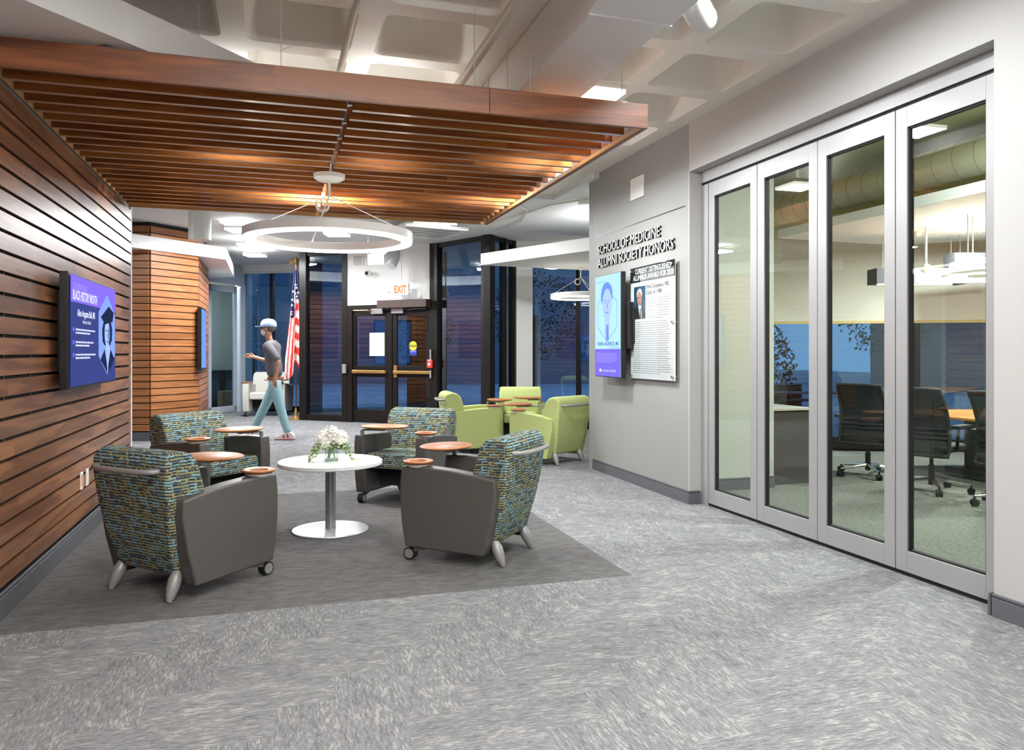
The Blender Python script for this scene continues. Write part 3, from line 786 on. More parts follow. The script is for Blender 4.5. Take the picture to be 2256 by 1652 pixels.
def ring_lamp(loc, R, label, ztop, hub=.12, power=P_RING, coilside=-1, w=.085, mult=1.0):
    e = empty('ring_lamp', loc); tag(e, label, 'lamp')
    ri = R - w
    build('ring_body', MB().lathe([(ri, .012), (ri, .07), (R, .07), (R, .012), (R - .006, .008), (ri + .006, .008)], n=96, closed=True), M['plate'], e, smooth=True)
    build('ring_diffuser', MB().lathe([(ri + .005, .012), (R - .005, .012), (R - .008, -.008), (ri + .008, -.008)], n=96, closed=True), M['lampr'], e, smooth=True)
    build('uplight_diffuser', MB().lathe([(ri + .02, .0705), (R - .02, .0705), (R - .02, .073), (ri + .02, .073)], n=72, closed=True), M['lampu'], e, smooth=True)
    zt = ztop - loc[2]
    build('ceiling_cap', MB().lathe([(.001, zt - .045), (hub - .03, zt - .045), (hub - .005, zt - .03), (hub, zt), (.001, zt)], n=32), M['plate'], e, smooth=True)
    zh = zt - .16
    build('stem', MB().tube([(0, 0, zt - .04), (0, 0, zh)], .011, 10), M['plate'], e)
    for k in range(3):
        a = math.radians(100 + 120 * k) if mult == 1.0 else math.radians(40 + 120 * k)
        rm = R - w / 2
        build('hanging_cable', MB().tube([(0, 0, zh), (rm * math.cos(a), rm * math.sin(a), .07)], .0035 if k else .006, 6), M['plate'], e)
    build('cable_coil', MB().tube([(-.05 + .045 * math.cos(t), .0, zh - .07 + .045 * math.sin(t)) for t in [2 * PI * i / 20 for i in range(21)]], .004, 6).tube([(-.05 + .05 * math.cos(t), .012, zh - .075 + .05 * math.sin(t)) for t in [2 * PI * i / 20 for i in range(21)]], .004, 6), M['plate'], e)
    return e
ring_lamp((.395, 6.0, 2.17), .632, 'large white ring pendant lamp over the white coffee table', 2.68)
ring_lamp(pos(1279, 12.45) + (2.20,), .49, 'smaller white ring pendant lamp hung from the wedge cloud', 2.70, hub=.05, mult=.5)

# ------------------------------------------------------------ armchairs
def armchair(loc, f, label, grp, mb_, ma, tab_side=-1, tab_off=(.13, -.04), sc=1.0, tablet=True, wide=1.0):
    rz = math.atan2(f[1], f[0]) - PI / 2
    e = empty('lounge_chair', (loc[0], loc[1], 0), rz); e.scale = (sc * wide, sc, sc)
    tag(e, label, 'armchair', grp)
    hw = lambda z: .235 + (.315 - .235) * max(0, min(1, (z - .1) / .45)) - (.012 if z > .79 else 0)
    back = [(-.20, .13), (-.10, .30), (-.105, .44), (-.15, .62), (-.19, .74), (-.235, .79), (-.30, .805), (-.365, .795), (-.395, .75), (-.392, .66), (-.37, .50), (-.34, .34), (-.30, .20), (-.27, .12)]
    build('backrest', MB().prof(back, 0, 0, hw), mb_, e, bevel=.028, seg=4)
    build('seat', MB().bb(-.245, .245, -.13, .335, .31, .445), mb_, e, bevel=.03, seg=4)
    build('seat_base', MB().bb(-.235, .235, -.22, .10, .13, .30), M['black'], e)
    arm = [(.315, .09), (.338, .22), (.352, .36), (.352, .50), (.340, .60), (.18, .603), (.0, .592), (-.17, .572), (-.315, .548), (-.32, .45), (-.29, .28), (-.235, .075)]
    for s in (-1, 1):
        build('armrest', MB().prof(arm, s * .248, s * .352), ma, e, bevel=.014, seg=3)
    hp = []
    for k in range(13):
        a = PI * k / 12
        x = .255 * math.cos(a); y = -.375 - .095 * (math.sin(a) ** .55)
        hp.append((x, y, .705))
    build('push_handle', MB().tube([(.235, -.36, .705)] + hp + [(-.235, -.36, .705)], [.012] + [.015] * 13 + [.012], 10, sq=1.0), M['silverp'], e, smooth=True)
    for s in (-1, 1):
        pts = [Vector((s * .225, -.25, .165)).lerp(Vector((s * .245, -.325, .002)), t) for t in (0, .15, .35, .6, .85, 1)]
        build('leg', MB().tube(pts, [.008, .026, .036, .034, .024, .013], 12), M['silverp'], e, smooth=True)
        c = build('caster', MB().tube([(s * .30, .19, .085), (s * .30, .25, .075), (s * .30, .295, .052)], [.016, .02, .012], 8), M['silverp'], e, smooth=True)
        build('wheel', MB().tube([(s * .30 - .024, .30, .04), (s * .30 + .024, .30, .04)], .04, 20), M['gasket'], c, smooth=True)
        build('wheel_cap', MB().tube([(s * .30 - .0265, .30, .041), (s * .30 + .0265, .30, .041)], .031, 20), M['silverp'], c, smooth=True)
    if tablet:
        s = tab_side; tx = s * (.30 - tab_off[0]); ty = .34 + tab_off[1]
        t = build('tablet_table', MB().lathe([(.12, .655), (.16, .658), (.205, .667), (.215, .673), (.215, .678), (.208, .682), (.001, .682)], (tx, ty, 0), 40, 1.0, .80), M['wood_tab'], e, smooth=True)
        build('tablet_bracket', MB().tube([(s * .30, .295, .59), (s * .30, .295, .64)], .017, 12).tube([(s * .30, .295, .641), ((s * .30 + tx) / 2, (.295 + ty) / 2, .645), (tx, ty, .65)], [.022, .03, .05], 10, sq=.35), M['silverp'], t, smooth=True)
    s = -tab_side
    cu = build('cup_holder', MB().lathe([(.052, .614), (.078, .614), (.096, .628), (.097, .634), (.090, .638), (.055, .634)], (s * .30, .245, 0), 36, closed=True), M['wood_tab'], e, smooth=True)
    build('holder_base', MB().lathe([(.001, .595), (.06, .595), (.074, .608), (.072, .614), (.001, .614)], (s * .30, .245, 0), 28), M['plate'], cu, smooth=True)
    return e
gp = 'patterned lounge chairs round the white table'
armchair((-.477, 4.82), (.716, .698), 'patterned lounge chair nearest the slatted wall, its back to the viewer', gp, M['fabric'], M['vinyl'], -1, (.13, -.04))
armchair((1.256, 4.942), (-.766, .643), 'patterned lounge chair at the right of the white table, its grey side to the viewer', gp, M['fabric'], M['vinyl'], 1, (.15, -.06))
armchair((1.153, 6.927), (-.6, -.8), 'patterned lounge chair behind the right of the white table, facing the viewer', gp, M['fabric'], M['vinyl'], 1, (.2, -.09))
armchair((-.533, 7.02), (.66, -.75), 'patterned lounge chair at the back left, in front of the slatted column', gp, M['fabric'], M['vinyl'], -1, (.2, -.09))
gg = 'lime green lounge chairs in the alcove'
armchair((2.50, 9.95), (.998, -.05), 'lime green lounge chair seen from its side, left of the green group', gg, M['green'], M['green'], -1, (.1, .1), 1.0)
armchair((3.45, 10.75), (-.30, -.95), 'lime green lounge chair facing the viewer in front of the white column', gg, M['green'], M['green'], -1, (.2, -.05), 1.0)
armchair((3.20, 8.80), (-.50, .86), 'lime green lounge chair with its back to the viewer, beside the grey wall', gg, M['green'], M['green'], 1, (.34, .16), 1.0)
armchair(pos(592, 16.1), (-.25, -.97), 'cream lounge chair under the far window, behind the walking person', None, M['cream'], M['cream'], -1, (.1, -.05), 1.12, wide=1.1)

# ------------------------------------------------------------ coffee table
ct = empty('coffee_table', (.395, 5.87, 0)); tag(ct, 'round white coffee table on a steel column and disc base', 'table')
build('tabletop', MB().lathe([(.001, .49), (.376, .49), (.381, .495), (.381, .517), (.377, .521), (.001, .521)], n=72), M['tablew'], ct, smooth=True)
build('column', MB().tube([(0, 0, .012), (0, 0, .49)], .038, 32), M['steel'], ct, smooth=True)
build('table_base', MB().lathe([(.001, 0), (.276, 0), (.280, .006), (.277, .012), (.05, .016), (.001, .016)], n=72), mat('satin_silver_base', 'CFCFD2', .35, metal=.4), ct, smooth=True)

# ------------------------------------------------------------ vase and flowers
vx, vy, vz = .40, 5.86, .521
va = empty('glass_vase', (vx, vy, vz)); tag(va, 'square clear glass vase on the white coffee table', 'vase')
s = .046
build('glass_walls', MB().bb(-s, s, -s, -s + .005, 0, .10).bb(-s, s, s - .005, s, 0, .10).bb(-s, -s + .005, -s, s, 0, .10).bb(s - .005, s, -s, s, 0, .10), M['vaseglass'], va)
build('glass_bottom', MB().bb(-s, s, -s, s, 0, .012), M['vaseglass'], va)
fl = empty('flower_bouquet', (vx, vy, vz + .06)); tag(fl, 'bouquet of white hydrangeas with trailing green leaves in the glass vase', 'flowers')
petal = mat('white_petal', 'F6F4EA', .6)
pm, pnt, pb = newmat('leaf_green'); g = NG(pnt)
nn = g.noise(g.n('ShaderNodeTexCoord').outputs['Object'], 40.0)
g.l(g.mixc(g.rng(nn, .35, .65), '5C7F45', 'A9BE74'), pb.inputs['Base Color']); pb.inputs['Roughness'].default_value = .6
for (cx, cy_, cz, r) in ((-.055, -.03, .10, .068), (.058, -.035, .10, .066), (.0, .03, .125, .068), (.005, -.05, .135, .05)):
    mb = MB(); mb.ball((cx, cy_, cz), r * .78, 12, 8)
    for k in range(150):
        z = random.uniform(-.75, 1); a = random.uniform(0, 2 * PI); q = math.sqrt(1 - z * z)
        n = Vector((q * math.cos(a), q * math.sin(a), z)); c = Vector((cx, cy_, cz)) + n * r * random.uniform(.86, 1.05)
        t = n.orthogonal().normalized(); b = n.cross(t); rot = random.uniform(0, PI)
        t, b = t * math.cos(rot) + b * math.sin(rot), b * math.cos(rot) - t * math.sin(rot)
        w = .013
        mb.add([c - t * w * .3, c + b * w + n * .004, c + t * w * 1.1 + n * .007, c - b * w + n * .004], [(0, 1, 2, 3)])
    build('hydrangea_bloom', mb, petal, fl)
lf = MB()
def leaf(c, d, L, w):
    d = Vector(d).normalized(); t = d.cross(Vector((random.uniform(-.3, .3), random.uniform(-.3, .3), 1))).normalized(); n = t.cross(d)
    c = Vector(c)
    lf.add([c, c + d * L * .45 + t * w, c + d * L, c + d * L * .45 - t * w, c + d * L * .45 + n * w * .3], [(0, 1, 4), (1, 2, 4), (2, 3, 4), (3, 0, 4)])
for sgn, n0 in ((1, 120), (-1, 95)):
    for k in range(n0):
        t = random.random()
        c = (sgn * (.05 + .10 * t) + random.uniform(-.02, .02), -.03 + random.uniform(-.045, .045), .055 + .02 * math.sin(t * 3) - .10 * t * t + random.uniform(-.02, .02))
        leaf(c, (sgn * random.uniform(-.3, 1), random.uniform(-.7, .7), random.uniform(-1, .6)), random.uniform(.022, .036), .011)
for k in range(26):
    leaf((random.uniform(-.03, .06), random.uniform(-.07, -.03), random.uniform(.02, .07)), (random.uniform(-1, 1), random.uniform(-1, .2), random.uniform(-.6, 1)), .05, .014)
build('foliage', lf, pm, fl)
st = MB()
for k in range(9):
    a = random.uniform(0, 2 * PI); st.tube([(.028 * math.cos(a), .028 * math.sin(a), -.045), (.02 * math.cos(a + 1.5), .02 * math.sin(a + 1.5), .05)], .004, 6)
build('stems', st, pm, fl)
# ------------------------------------------------------------ flat graphics on screens and panels
def flat(name, O, R, W, Hh_, pts, m, parent, off):
    """pts are (s, t) fractions, s to the right, t down; off lifts the shape off the surface"""
    R = Vector(R); U = Vector((0, 0, 1)); N = R.cross(U); O = Vector(O)
    mb = MB(); mb.poly([O + R * (s * W) - U * (t * Hh_) + N * off for s, t in pts])
    return build(name, mb, m, parent)
def flats(name, O, R, W, Hh_, rects, m, parent, off):
    R = Vector(R); U = Vector((0, 0, 1)); N = R.cross(U); O = Vector(O); mb = MB()
    for s0, s1, t0, t1 in rects:
        mb.poly([O + R * (s * W) - U * (t * Hh_) + N * off for s, t in ((s0, t0), (s1, t0), (s1, t1), (s0, t1))])
    return build(name, mb, m, parent)
def copy_lines(s0, s1, t0, t1, n, th, word=.03):
    out = []
    for i in range(n):
        t = t0 + (t1 - t0) * (i + .5) / n; s = s0
        e1 = s1 - (random.uniform(.0, .12) if i < n - 1 else .3) * (s1 - s0)
        while s < e1:
            w = random.uniform(.4, 1.3) * word; out.append((s, min(s + w, e1), t - th / 2, t + th / 2)); s += w + word * .28
    return out
def ell(cx, cy, rx, ry, n=24, a0=0, a1=360):
    return [(cx + rx * math.cos(math.radians(a0 + (a1 - a0) * k / n)), cy + ry * math.sin(math.radians(a0 + (a1 - a0) * k / n))) for k in range(n + (0 if a1 - a0 == 360 else 1))]

# ---- landscape screen on the slatted wall
O = (-1.209, 5.315, 1.812); R = (0, 1, 0); W, Hs = 1.39, .70
tv = empty('wall_television', (-1.31, 6.01, 1.46)); tag(tv, 'black framed landscape television with a purple and navy slide on the slatted wall', 'television')
def T(name, mb, m, **k):
    o = build(name, mb, m, tv, loc=tv.location, **k); o.location = (0, 0, 0); return o
T('housing', MB().bb(-1.262, -1.212, 5.30, 6.72, 1.098, 1.827), M['blackm'], bevel=.003)
T('wall_mount', MB().bb(-1.309, -1.262, 5.45, 6.5, 1.2, 1.72), M['blackm'])
def inv(par, o): o.matrix_parent_inverse = par.matrix_basis.inverted(); return o
def tvp(par):
    def f(o):
        bpy.context.view_layer.update(); o.matrix_parent_inverse = Matrix.Translation(-Vector(par.location)); return o
    return f
pt = tvp(tv)
pt(flat('screen', O, R, W, Hs, [(0, 0), (1, 0), (1, 1), (0, 1)], emit('slide_navy', '39427E', .9), tv, .004))
pt(flat('slide_header', O, R, W, Hs, [(0, 0), (1, 0), (1, .24), (0, .24)], emit('slide_purple', '7B66E8', .95), tv, .006))
pt(flat('slide_hexagon', O, R, W, Hs, [(.77, .08), (.98, .28), (.98, .73), (.77, .93), (.56, .73), (.56, .28)], emit('slide_pale_blue', '7F9BE0', .9), tv, .007))
ph = emit('slide_portrait_dark', '222B4A', .8); pl = emit('slide_portrait_light', '9DB4EA', .9); pmid = emit('slide_portrait_mid', '5B74B8', .9)
hair = [(.68, .36), (.64, .46), (.65, .58), (.70, .62), (.84, .62), (.89, .56), (.90, .44), (.86, .36)]
pt(flat('portrait_hair', O, R, W, Hs, hair, ph, tv, .008))
pt(flat('portrait_face', O, R, W, Hs, ell(.765, .49, .068, .145), pl, tv, .009))
pt(flat('portrait_shade', O, R, W, Hs, [(.80, .37), (.835, .42), (.835, .54), (.80, .62), (.785, .52)], pmid, tv, .0095))
pt(flats('portrait_features', O, R, W, Hs, [(.722, .75, .455, .47), (.783, .81, .455, .47), (.745, .785, .575, .587), (.76, .768, .49, .535)], ph, tv, .010))
pt(flat('portrait_gown', O, R, W, Hs, [(.60, .77), (.70, .66), (.75, .80), (.77, .92), (.66, .82)], ph, tv, .0085))
pt(flat('portrait_gown', O, R, W, Hs, [(.79, .92), (.80, .78), (.85, .66), (.95, .76), (.88, .84)], ph, tv, .0085))
pt(flat('portrait_neck', O, R, W, Hs, [(.73, .60), (.81, .60), (.84, .68), (.79, .84), (.73, .70)], pl, tv, .0087))
pt(flat('graduation_cap', O, R, W, Hs, [(.60, .33), (.80, .20), (.93, .26), (.90, .36), (.70, .40)], ph, tv, .0105))
wt = emit('slide_text', 'D6D9F2', .95); wt2 = emit('slide_text_dim', '9C8CF0', .95)
tx = lambda nm, s, m, size, a, b, width, al='LEFT', bold=0: pt(text_mesh(nm, s, m, tv, size, Vector(O) + Vector(R) * (a * W) - Vector((0, 0, b * Hs)) + Vector((.0062, 0, 0)), R, (0, 0, 1), 0, width=width, align=al, bold=bold))
tx('slide_text', 'CELEBRATING', wt2, .055, .05, .12, .36)
tx('slide_text', 'BLACK HISTORY MONTH', wt, .085, .04, .215, .68, bold=.002)
tx('slide_text', 'Alice Augusta Ball, MS', wt, .062, .12, .36, .50, bold=.0015)
tx('slide_text', 'American chemist', wt, .040, .22, .425, .24)
pt(flats('slide_copy', O, R, W, Hs, copy_lines(.09, .50, .47, .53, 2, .016, .02) + copy_lines(.09, .48, .585, .645, 2, .016, .02) + copy_lines(.09, .50, .70, .76, 2, .016, .02), wt, tv, .006))
pt(flats('slide_bullet', O, R, W, Hs, [(.04, .065, .47, .505), (.04, .065, .585, .62), (.04, .065, .70, .735)], emit('slide_bullet', '7B66E8', 1.0), tv, .006))

# ---- outlets on the slatted wall
for i, y in enumerate((6.07, 6.24)):
    e = empty('power_outlet', (XL, y, .42)); tag(e, ('white outlet with an orange mark, nearer of two low on the slatted wall', 'plain white outlet plate, farther of two low on the slatted wall')[i], 'outlet')
    build('cover_plate', MB().bb(0, .008, -.035, .035, -.06, .06), M['plate'], e, bevel=.002)
    build('socket', MB().bb(.008, .010, -.018, .018, -.045, .045), mat('socket_face', 'D98A5A' if i == 0 else 'E4E2DC', .5), e)

# ---- portrait screen on the grey wall
O2 = (3.305, 7.645, 2.13); R2 = (0, -1, 0); W2, H2 = .635, 1.055
tw = empty('wall_television', (3.46, 7.33, 1.6)); tag(tw, 'tall portrait television with a pale blue and purple slide on the grey wall', 'television')
p2 = tvp(tw)
def T2(name, mb, m, **k):
    o = build(name, mb, m, tw, loc=tw.location, **k); o.location = (0, 0, 0); return o
T2('housing', MB().bb(3.308, 3.355, 7.003, 7.653, 1.067, 2.137), M['blackm'], bevel=.003)
T2('wall_mount', MB().bb(3.355, 3.459, 6.955, 7.45, 1.36, 1.83).bb(3.40, 3.459, 6.93, 6.96, 1.42, 1.78), M['blackm'], bevel=.01)
p2(flat('screen', O2, R2, W2, H2, [(0, 0), (1, 0), (1, 1), (0, 1)], emit('slide_ice_blue', 'A9D4EE', .95), tw, .004))
p2(flat('slide_footer', O2, R2, W2, H2, [(0, .73), (1, .73), (1, 1), (0, 1)], emit('slide_violet', '7468DC', .95), tw, .006))
lb = emit('slide_line_blue', '7BA2D8', .9); fb = emit('portrait_blue', '6F8FDC', .9); fb2 = emit('portrait_pale', 'A4BDF2', .95); nv = emit('slide_name', '2F4FA8', .9)
hx = [(.5, .66), (.88, .52), (.88, .27), (.5, .15), (.12, .27), (.12, .52)]
hx_in = [(.5, .652), (.868, .515), (.868, .275), (.5, .158), (.132, .275), (.132, .515)]
mbh = MB()
for i in range(6):
    j = (i + 1) % 6
    mbh.poly([Vector(O2) + Vector(R2) * (s * W2) - Vector((0, 0, t * H2)) + Vector((-.006, 0, 0)) for s, t in (hx[i], hx[j], hx_in[j], hx_in[i])])
p2(build('slide_hexagon', mbh, fb, tw))
p2(flat('portrait_hair', O2, R2, W2, H2, ell(.48, .20, .23, .13), fb, tw, .007))
p2(flat('portrait_face', O2, R2, W2, H2, ell(.50, .29, .185, .155), fb2, tw, .008))
p2(flat('portrait_neck', O2, R2, W2, H2, [(.40, .40), (.60, .40), (.58, .60), (.48, .66), (.40, .56)], fb2, tw, .0075))
p2(flat('portrait_tie', O2, R2, W2, H2, [(.47, .49), (.55, .49), (.57, .64), (.50, .66), (.45, .64)], fb, tw, .0085))
p2(flats('portrait_features', O2, R2, W2, H2, [(.40, .46, .265, .275), (.54, .60, .265, .275), (.39, .47, .245, .252), (.53, .61, .245, .252), (.44, .57, .365, .378), (.49, .52, .28, .33)], fb, tw, .009))
tx2 = lambda nm, s, m, size, a, b, width, al='LEFT', bold=0: p2(text_mesh(nm, s, m, tw, size, Vector(O2) + Vector(R2) * (a * W2) - Vector((0, 0, b * H2)) + Vector((-.0072, 0, 0)), R2, (0, 0, 1), 0, width=width, align=al, bold=bold))
tx2('slide_text', 'ALUMNUS 2018', lb, .03, .06, .07, .22)
tx2('slide_text', 'FRANK AGUIRRE JR., MD', nv, .052, .94, .695, .52, 'RIGHT', .001)
tx2('slide_text', 'CLASS OF 1961', lb, .035, .94, .725, .24, 'RIGHT')
pale = emit('slide_copy_pale', '9C94EE', .95)
p2(flats('slide_copy', O2, R2, W2, H2, copy_lines(.06, .94, .765, .865, 9, .005, .03), pale, tw, .0068))
tx2('slide_text', 'MU SCHOOL OF MEDICINE', emit('slide_white', 'DAD8FA', .95), .034, .30, .955, .34)
p2(flat('slide_emblem', O2, R2, W2, H2, [(.20, .925), (.25, .925), (.27, .94), (.25, .96), (.20, .96), (.18, .94)], emit('slide_white2', 'C9C8FA', .95), tw, .007))

# ---- raised lettering
lt = empty('wall_lettering', (3.46, 7.9, 2.265)); tag(lt, 'raised white letters reading SCHOOL OF MEDICINE ALUMNI SOCIETY HONORS on the grey wall', 'lettering')
pw_ = tvp(lt)
def line(txt, y0, z, w):
    for nm, m_, x, dp in (('letter_sides', M['gasket'], 3.460, .020), ('raised_text', M['white'], 3.4395, .001)):
        o = text_mesh(nm, txt, m_, lt, .142, (x, y0, z), (0, -1, 0), (0, 0, 1), dp, width=w, bold=.0)
        pw_(o)
line('SCHOOL OF MEDICINE', 7.895, 2.415, 1.44)
line('ALUMNI SOCIETY HONORS', 7.895, 2.265, 1.70)

# ---- plaque
O3 = (3.42, 7.03, 2.163); W3, H3 = .90, 1.096
pq = empty('award_plaque', (3.46, 6.58, 1.6)); tag(pq, 'clear acrylic award plaque with black header and portrait photo on steel standoffs', 'plaque')
p3 = tvp(pq)
def T3(name, mb, m, **k):
    o = build(name, mb, m, pq, loc=pq.location, **k); o.location = (0, 0, 0); return o
T3('printed_panel', MB().bb(3.421, 3.427, 6.13, 7.03, 1.067, 2.163), mat('plaque_print', 'E2E2E0', .5), bevel=.001, seg=1)
for y in (6.165, 6.995):
    for z in (1.105, 1.60, 2.125):
        T3('standoff', MB().tube([(3.40, y, z), (3.457, y, z)], .012, 16), M['chrome'], smooth=True)
p3(flat('plaque_header', O3, R2, W3, H3, [(0, 0), (1, 0), (1, .135), (0, .135)], mat('plaque_black', '1B1919', .5, spec=.2), pq, .001))
T3('acrylic_sheet', MB().bb(3.410, 3.414, 6.13, 7.03, 1.067, 2.163), glass('acrylic', 'F8FAFA', .5))
p3(flat('photo_background', O3, R2, W3, H3, [(.09, .175), (.36, .175), (.36, .465), (.09, .465)], mat('photo_blue', '1F4A66', .3), pq, .0012))
p3(flat('photo_suit', O3, R2, W3, H3, [(.09, .465), (.09, .40), (.16, .355), (.29, .355), (.36, .395), (.36, .465)], mat('photo_suit', '24242A', .4), pq, .0016))
p3(flat('photo_shirt', O3, R2, W3, H3, [(.19, .345), (.265, .345), (.285, .465), (.24, .465)], mat('photo_shirt', 'D8D4CE', .4), pq, .0018))
p3(flat('photo_tie', O3, R2, W3, H3, [(.235, .37), (.255, .37), (.27, .465), (.235, .465)], mat('photo_tie', '6E5A3A', .4), pq, .0022))
p3(flat('photo_hair', O3, R2, W3, H3, ell(.225, .245, .066, .052), mat('photo_hair', 'CFCFCB', .4), pq, .002))
p3(flat('photo_face', O3, R2, W3, H3, ell(.225, .285, .055, .062), mat('photo_face', 'C98E74', .4), pq, .0024))
p3(flats('photo_features', O3, R2, W3, H3, [(.19, .215, .272, .280), (.235, .26, .272, .280), (.205, .245, .318, .324)], mat('photo_features', '5E3A30', .4), pq, .0028))
tx3 = lambda nm, s, m, size, a, b, width, al='LEFT', bold=0: p3(text_mesh(nm, s, m, pq, size, Vector(O3) + Vector(R2) * (a * W3) - Vector((0, 0, b * H3)) + Vector((-.0022, 0, 0)), R2, (0, 0, 1), 0, width=width, align=al, bold=bold))
pwh = mat('plaque_white', 'E6E6E6', .4); pgr = mat('plaque_grey_text', '7C7C7C', .4)
tx3('plaque_text', 'CURRENT DISTINGUISHED', pwh, .072, .12, .06, .72, bold=.002)
tx3('plaque_text', 'ALUMNUS AWARD FOR 2020', pwh, .072, .07, .118, .82, bold=.002)
tx3('plaque_text', 'Erik Constance, MD', mat('plaque_dark_text', '5A5A5A', .4), .055, .39, .205, .44)
tx3('plaque_text', 'Class of 1988', pgr, .055, .39, .255, .30)
p3(flats('plaque_copy', O3, R2, W3, H3, copy_lines(.40, .93, .285, .475, 9, .006, .03) + copy_lines(.07, .93, .485, .955, 25, .006, .03), mat('plaque_copy_grey', 'B2B2B2', .4), pq, .0014))

# ---- blank cover on the grey wall
o = build('access_panel', MB().bb(3.447, 3.459, 6.80, 7.09, 2.86, 3.075), M['plate'], bevel=.003, loc=(3.46, 6.94, 2.97)); tag(o, 'blank white square cover plate high on the grey wall', 'wall plate')

# ------------------------------------------------------------ entrance details
def at_DE(px, off): 
    (x, y), d = onDE(px, off); return x, y, d
x, y, d = at_DE(907, .35)
ex = empty('exit_sign', (x, y, 2.34), angDE + .28); tag(ex, 'white exit sign with orange letters hung over the entrance doors', 'sign')
build('sign_box', MB().bb(-.15, .15, -.03, .03, 0, .21), M['plate'], ex, bevel=.008)
text_mesh('sign_letters', 'EXIT', emit('exit_orange', 'E07A2C', 1.0), ex, .19, (0, -.032, .038), (1, 0, 0), (0, 0, 1), 0.003, width=.22, align='CENTER', bold=.003)
build('stem', MB().tube([(0, 0, .2), (0, 0, ZB - 2.34)], .012, 8), M['plate'], ex)
for sx_ in (-1, 1):
    build('lamp_head', MB().tube([(sx_ * .15, 0, .05), (sx_ * .19, 0, .05), (sx_ * .235, -.03, .07)], [.01, .012, .028], 12), M['plate'], ex, smooth=True)
x, y, d = at_DE(823, .18)
sc_ = empty('security_camera', (x, y, 2.78)); tag(sc_, 'white dome security camera on the white panel over the doors', 'camera')
build('camera_body', MB().ball((0, 0, 0), .06, 18, 12), M['plate'], sc_, smooth=True)
build('lens', MB().ball((-.025, -.035, .0), .036, 14, 10), M['blackm'], sc_, smooth=True)
build('bracket', MB().tube([(0, .0, .0), (.03, .17, .04)], .03, 12), M['plate'], sc_, smooth=True)
x, y, d = at_DE(793, .055)
vg = empty('vent_grille', (x, y, zof(574, d)), angDE); tag(vg, 'small louvred vent in the white panel left of the security camera', 'air vent')
build('grille_frame', MB().bb(-.12, .12, -.01, 0, -.10, .10), M['plate'], vg)
for k in range(7):
    build('louvre', MB().bb(-.10, .10, -.013, -.01, -.085 + .025 * k, -.076 + .025 * k), M['base'], vg)
x, y, d = at_DE(955, .10)
fa = empty('fire_alarm', (x, y, zof(801, d)), angDE); tag(fa, 'red fire alarm pull box on the post beside the right entrance door', 'fire alarm')
build('alarm_box', MB().bb(-.055, .055, -.04, 0, -.075, .075), mat('alarm_red', 'D8352C', .4), fa, bevel=.006)
build('pull_handle', MB().bb(-.03, .03, -.05, -.04, -.012, .006).bb(-.01, .01, -.05, -.04, -.04, .02), M['plate'], fa)
text_mesh('alarm_text', 'FIRE', M['plate'], fa, .04, (0, -.042, .045), (1, 0, 0), (0, 0, 1), .001, width=.07, align='CENTER')
for k, (z0, z1) in enumerate(((826, 2), (773, 2))):
    o = build('wire_channel', MB().box((0, 0, 0), (.03, .02, .14 if k == 0 else .2), angDE), M['silverp'], loc=(0, 0, 0)); o.location = (x + .0, y - .0, zof(824 if k == 0 else 782, d)); tag(o, ('short grey metal channel below the red fire alarm', 'grey metal channel above the red fire alarm')[k], 'conduit')
p_, d = ray_line(761, Cc, D)
o = build('card_reader', MB().box((0, -.02, 0), (.08, .04, .17), math.atan2(D[1] - Cc[1], D[0] - Cc[0])), M['silverp'], bevel=.005); o.location = (p_[0] - .03, p_[1] - .09, zof(812, d)); tag(o, 'silver card reader on the post left of the entrance doors', 'card reader')
# paper notices
def notice(name, px0, px1, py0, py1, m, label, off=.03):
    x0, y0, d0 = at_DE(px0, off); x1, y1, d1 = at_DE(px1, off)
    z0, z1 = zof(py1, (d0 + d1) / 2), zof(py0, (d0 + d1) / 2)
    o = build(name, MB().seg((x0, y0), (x1, y1), z0, z1, .002), m, loc=(x0, y0, z0)); tag(o, label, 'notice'); return o
notice('paper_notice', 815, 848, 733, 784, M['plate'], 'white sheet taped to the glass of the left entrance door', .012)
nb_ = empty('caution_sticker', at_DE(911, .012)[:2] + (zof(768, at_DE(911, 0)[2]),), angDE); tag(nb_, 'round yellow caution sticker over a blue label on the right entrance door', 'sticker')
build('blue_label', MB().bb(-.075, .075, -.002, 0, -.12, .0), mat('sticker_blue', '2438A0', .5), nb_)
build('yellow_disc', MB().tube([(0, -.001, .05), (0, -.004, .05)], .085, 32), mat('sticker_yellow', 'D8C934', .5), nb_)
build('black_band', MB().bb(-.08, .08, -.006, -.004, .03, .07), M['gasket'], nb_)
text_mesh('sticker_text', 'CAUTION', mat('sticker_yellow2', 'D8C934', .5), nb_, .04, (0, -.0062, .037), (1, 0, 0), (0, 0, 1), 0.0005, width=.14, align='CENTER', bold=.001)
text_mesh('sticker_text', 'AUTOMATIC DOOR', M['plate'], nb_, .022, (0, -.0025, -.06), (1, 0, 0), (0, 0, 1), 0.0005, width=.13, align='CENTER')

# ---- small television on the slatted column side
fv = empty('wall_television', (-1.17, 14.1, 1.4)); tag(fv, 'thin television seen edge-on at the side of the slatted column', 'television')
def yk(px): return ray_line(px, (-1.10, 12), (-1.10, 16))[0][1]
build('housing', MB().bb(0.0, .055, yk(446) - 14.1, yk(456) - 14.1, -.36 - .0, .36 + .28), M['blackm'], fv)
build('screen', MB().bb(.055, .058, yk(446) - 14.1 + .02, yk(456) - 14.1 - .02, -.33, .61), emit('far_screen', '6C92E6', .9), fv)

